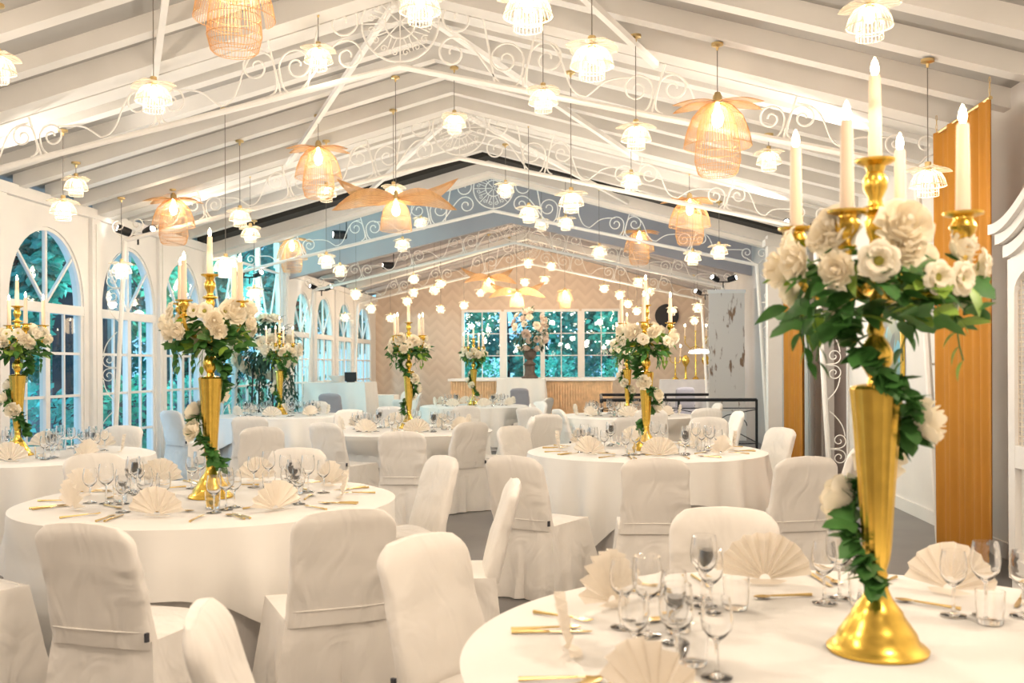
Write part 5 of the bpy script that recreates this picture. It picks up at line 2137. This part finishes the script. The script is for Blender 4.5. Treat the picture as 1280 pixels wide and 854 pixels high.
tree(-4.4, 32, 5, 1.2, 13, 'bushy tree outside the left bar window', M_TLEAF2, base=0.15)
tree(-1.6, 32, 5.2, 1.1, 14, 'bushy tree outside the middle bar windows', M_TLEAF, base=0.15)
tree(1.1, 32, 5, 1.2, 15, 'bushy tree outside the right bar window', M_TLEAF2, base=0.15)
tree(-3.2, 36.2, 6, 1.5, 16, 'tree further back behind the left bar windows', M_TLEAF, base=0.12)
tree(0.5, 36.2, 6, 1.5, 17, 'tree further back behind the right bar windows', M_TLEAF2, base=0.12)
tree(-1.3, 41.5, 7.5, 2.3, 18, 'tall distant tree behind the middle bar windows', M_TLEAF, base=0.1)


def shrub(x, y, h, r, seed, label, mt):
    rnd = random.Random(seed)
    o = empty('garden_shrub', (x, y, -0.12), 0, label, 'shrub', 'garden shrubs outside the glass')
    cr_, st = MB(), MB()
    for k in range(6):
        a = rnd.uniform(0, 2 * PI)
        st.tube([(0, 0, 0), (r * 0.5 * math.cos(a), r * 0.5 * math.sin(a), h * 0.7)], [0.03, 0.008], 5)
    for i in range(900):
        v = Vector((rnd.gauss(0, 1), rnd.gauss(0, 1), rnd.gauss(0, 1))).normalized() * rnd.uniform(0.55, 1)
        p_ = Vector((v.x * r, v.y * r, h * 0.52 + v.z * h * 0.5))
        L = rnd.uniform(0.08, 0.16)
        d_ = (v + Vector((rnd.uniform(-1, 1), rnd.uniform(-1, 1), rnd.uniform(-1, 0.5)))).normalized()
        sd_ = d_.orthogonal().normalized() * L * 0.3
        k = len(cr_.v)
        cr_.v += [tuple(p_), tuple(p_ + d_ * L * 0.5 + sd_), tuple(p_ + d_ * L), tuple(p_ + d_ * L * 0.5 - sd_)]
        cr_.f.append((k, k + 1, k + 2, k + 3))
    st.build('stem', M_TRUNK, o)
    cr_.build('foliage', mt, o, smooth=False, fix=False)


for i, (x, y, h, r, lab) in enumerate(((-7.7, 13.2, 1.3, 0.7, 'round shrub low outside the first arched window'), (-7.8, 16.4, 1.4, 0.75, 'round shrub outside the second arched window'), (-7.8, 19.0, 1.4, 0.75, 'round shrub outside the third arched window'),
                                       (-7.8, 22.6, 1.4, 0.75, 'round shrub outside the tall glazed bay'), (-7.8, 26.6, 1.4, 0.75, 'round shrub outside the far glazed doors'),
                                       (-3.3, 29.75, 1.9, 0.7, 'shrub right behind the left bar windows'), (-1.2, 29.75, 2.0, 0.7, 'shrub right behind the middle bar windows'), (0.8, 29.75, 1.9, 0.7, 'shrub right behind the right bar window'))):
    shrub(x, y, h, r, 40 + i, lab, M_TLEAF2 if i % 2 else M_TLEAF)
gw = MB()
gw.box(-12.6, 8, -0.2, -12.2, 34, 1.1)
o = gw.build('garden_wall', M_HSTONE, smooth=False)
structure(o)
# dark outbuilding behind the first windows
pshed = at(116, 400, 19.5)
ob = empty('garden_shed', (pshed.x, pshed.y, -0.12), 0, 'dark blue-grey outbuilding glimpsed through the first arched windows', 'outbuilding')
MB().box(-0.55, -0.5, 0, 0.55, 0.5, 4.2).build('walls', M_SHED, ob, smooth=False)
MB().prism([(-0.7, 4.2), (0.7, 4.2), (0, 4.8)], 'y', -0.65, 0.65).build('roof', M_TRUNK, ob, smooth=False)
# fairy lights outside the end windows
for i, (y, z, lab) in enumerate(((28.9, 2.75, 'string of fairy lights across the top outside the bar windows'), (29.3, 2.2, 'string of fairy lights at mid height outside the bar windows'))):
    o = empty('fairy_lights', (-1.5, y, z), 0, lab, 'fairy lights', 'fairy lights in the garden')
    wi, bu = MB(), MB()
    pts = [(-2.4 + 4.8 * k / 40, 0.1 * math.sin(k * 1.7), 0.16 * math.sin(k * 0.9) + 0.22 * math.sin(k * 2.3)) for k in range(41)]
    wi.tube(pts, 0.004, 4)
    for p_ in pts[::1]:
        bu.lathe([(0, -0.014), (0.013, 0), (0, 0.016)], 6, c=p_)
    wi.build('wire', M_BLACK, o)
    bu.build('light_bulbs', M_FAIRY, o)
o = empty('garden_lamp', at(277, 462, 20.5), 0, 'violet glowing garden lamp seen low through the tall glazed bay', 'lamp')
MB().lathe([(0, -0.06), (0.06, -0.03), (0.07, 0.02), (0, 0.07)], 12).build('globe', M_BLUEL, o)
MB().tube([(0, 0, -0.06), (0, 0, -o.location.z - 0.12)], 0.02, 6).build('post', M_BLACK, o)

# added fill lights without fixtures, brightening the foliage outside
for (x, y, z, e, c) in ((-7.2, 16.6, 3.4, 120, (0.42, 0.95, 0.9)), (-8.2, 19.4, 3.2, 140, (0.40, 0.95, 0.95)), (-8.3, 24.5, 3.0, 110, (0.5, 0.85, 1.0)), (-8.0, 11.5, 1.2, 60, (0.4, 0.7, 1.0)),
                        (-3.0, 28.6, 3.4, 190, (0.35, 0.85, 1.0)), (0.0, 28.6, 3.4, 190, (0.35, 0.85, 1.0)), (-1.5, 28.5, 0.8, 110, (0.35, 0.95, 0.85))):
    point((x, y, z), e * (1.7 if y < 27 else 0.6), 0.25, c, 'garden_fill_light')

# ------------------------------------------------------------------ world
w = bpy.data.worlds.new('dusk')
sc.world = w
w.use_nodes = True
bg = w.node_tree.nodes['Background']
bg.inputs['Color'].default_value = (0.26, 0.62, 0.92, 1)
bg.inputs['Strength'].default_value = 1.15

# ------------------------------------------------------------------ render settings that belong to the look
sc.view_settings.view_transform = 'Standard'
sc.view_settings.look = 'None'
sc.view_settings.gamma = 1.0
sc.view_settings.use_curve_mapping = False
sc.view_settings.exposure = 0.84
cy = sc.cycles
cy.max_bounces = 10
cy.diffuse_bounces = 4
cy.glossy_bounces = 4
cy.transmission_bounces = 10
cy.transparent_max_bounces = 24
cy.sample_clamp_indirect = 4.0
cy.caustics_reflective = False
cy.caustics_refractive = False
cy.use_denoising = True
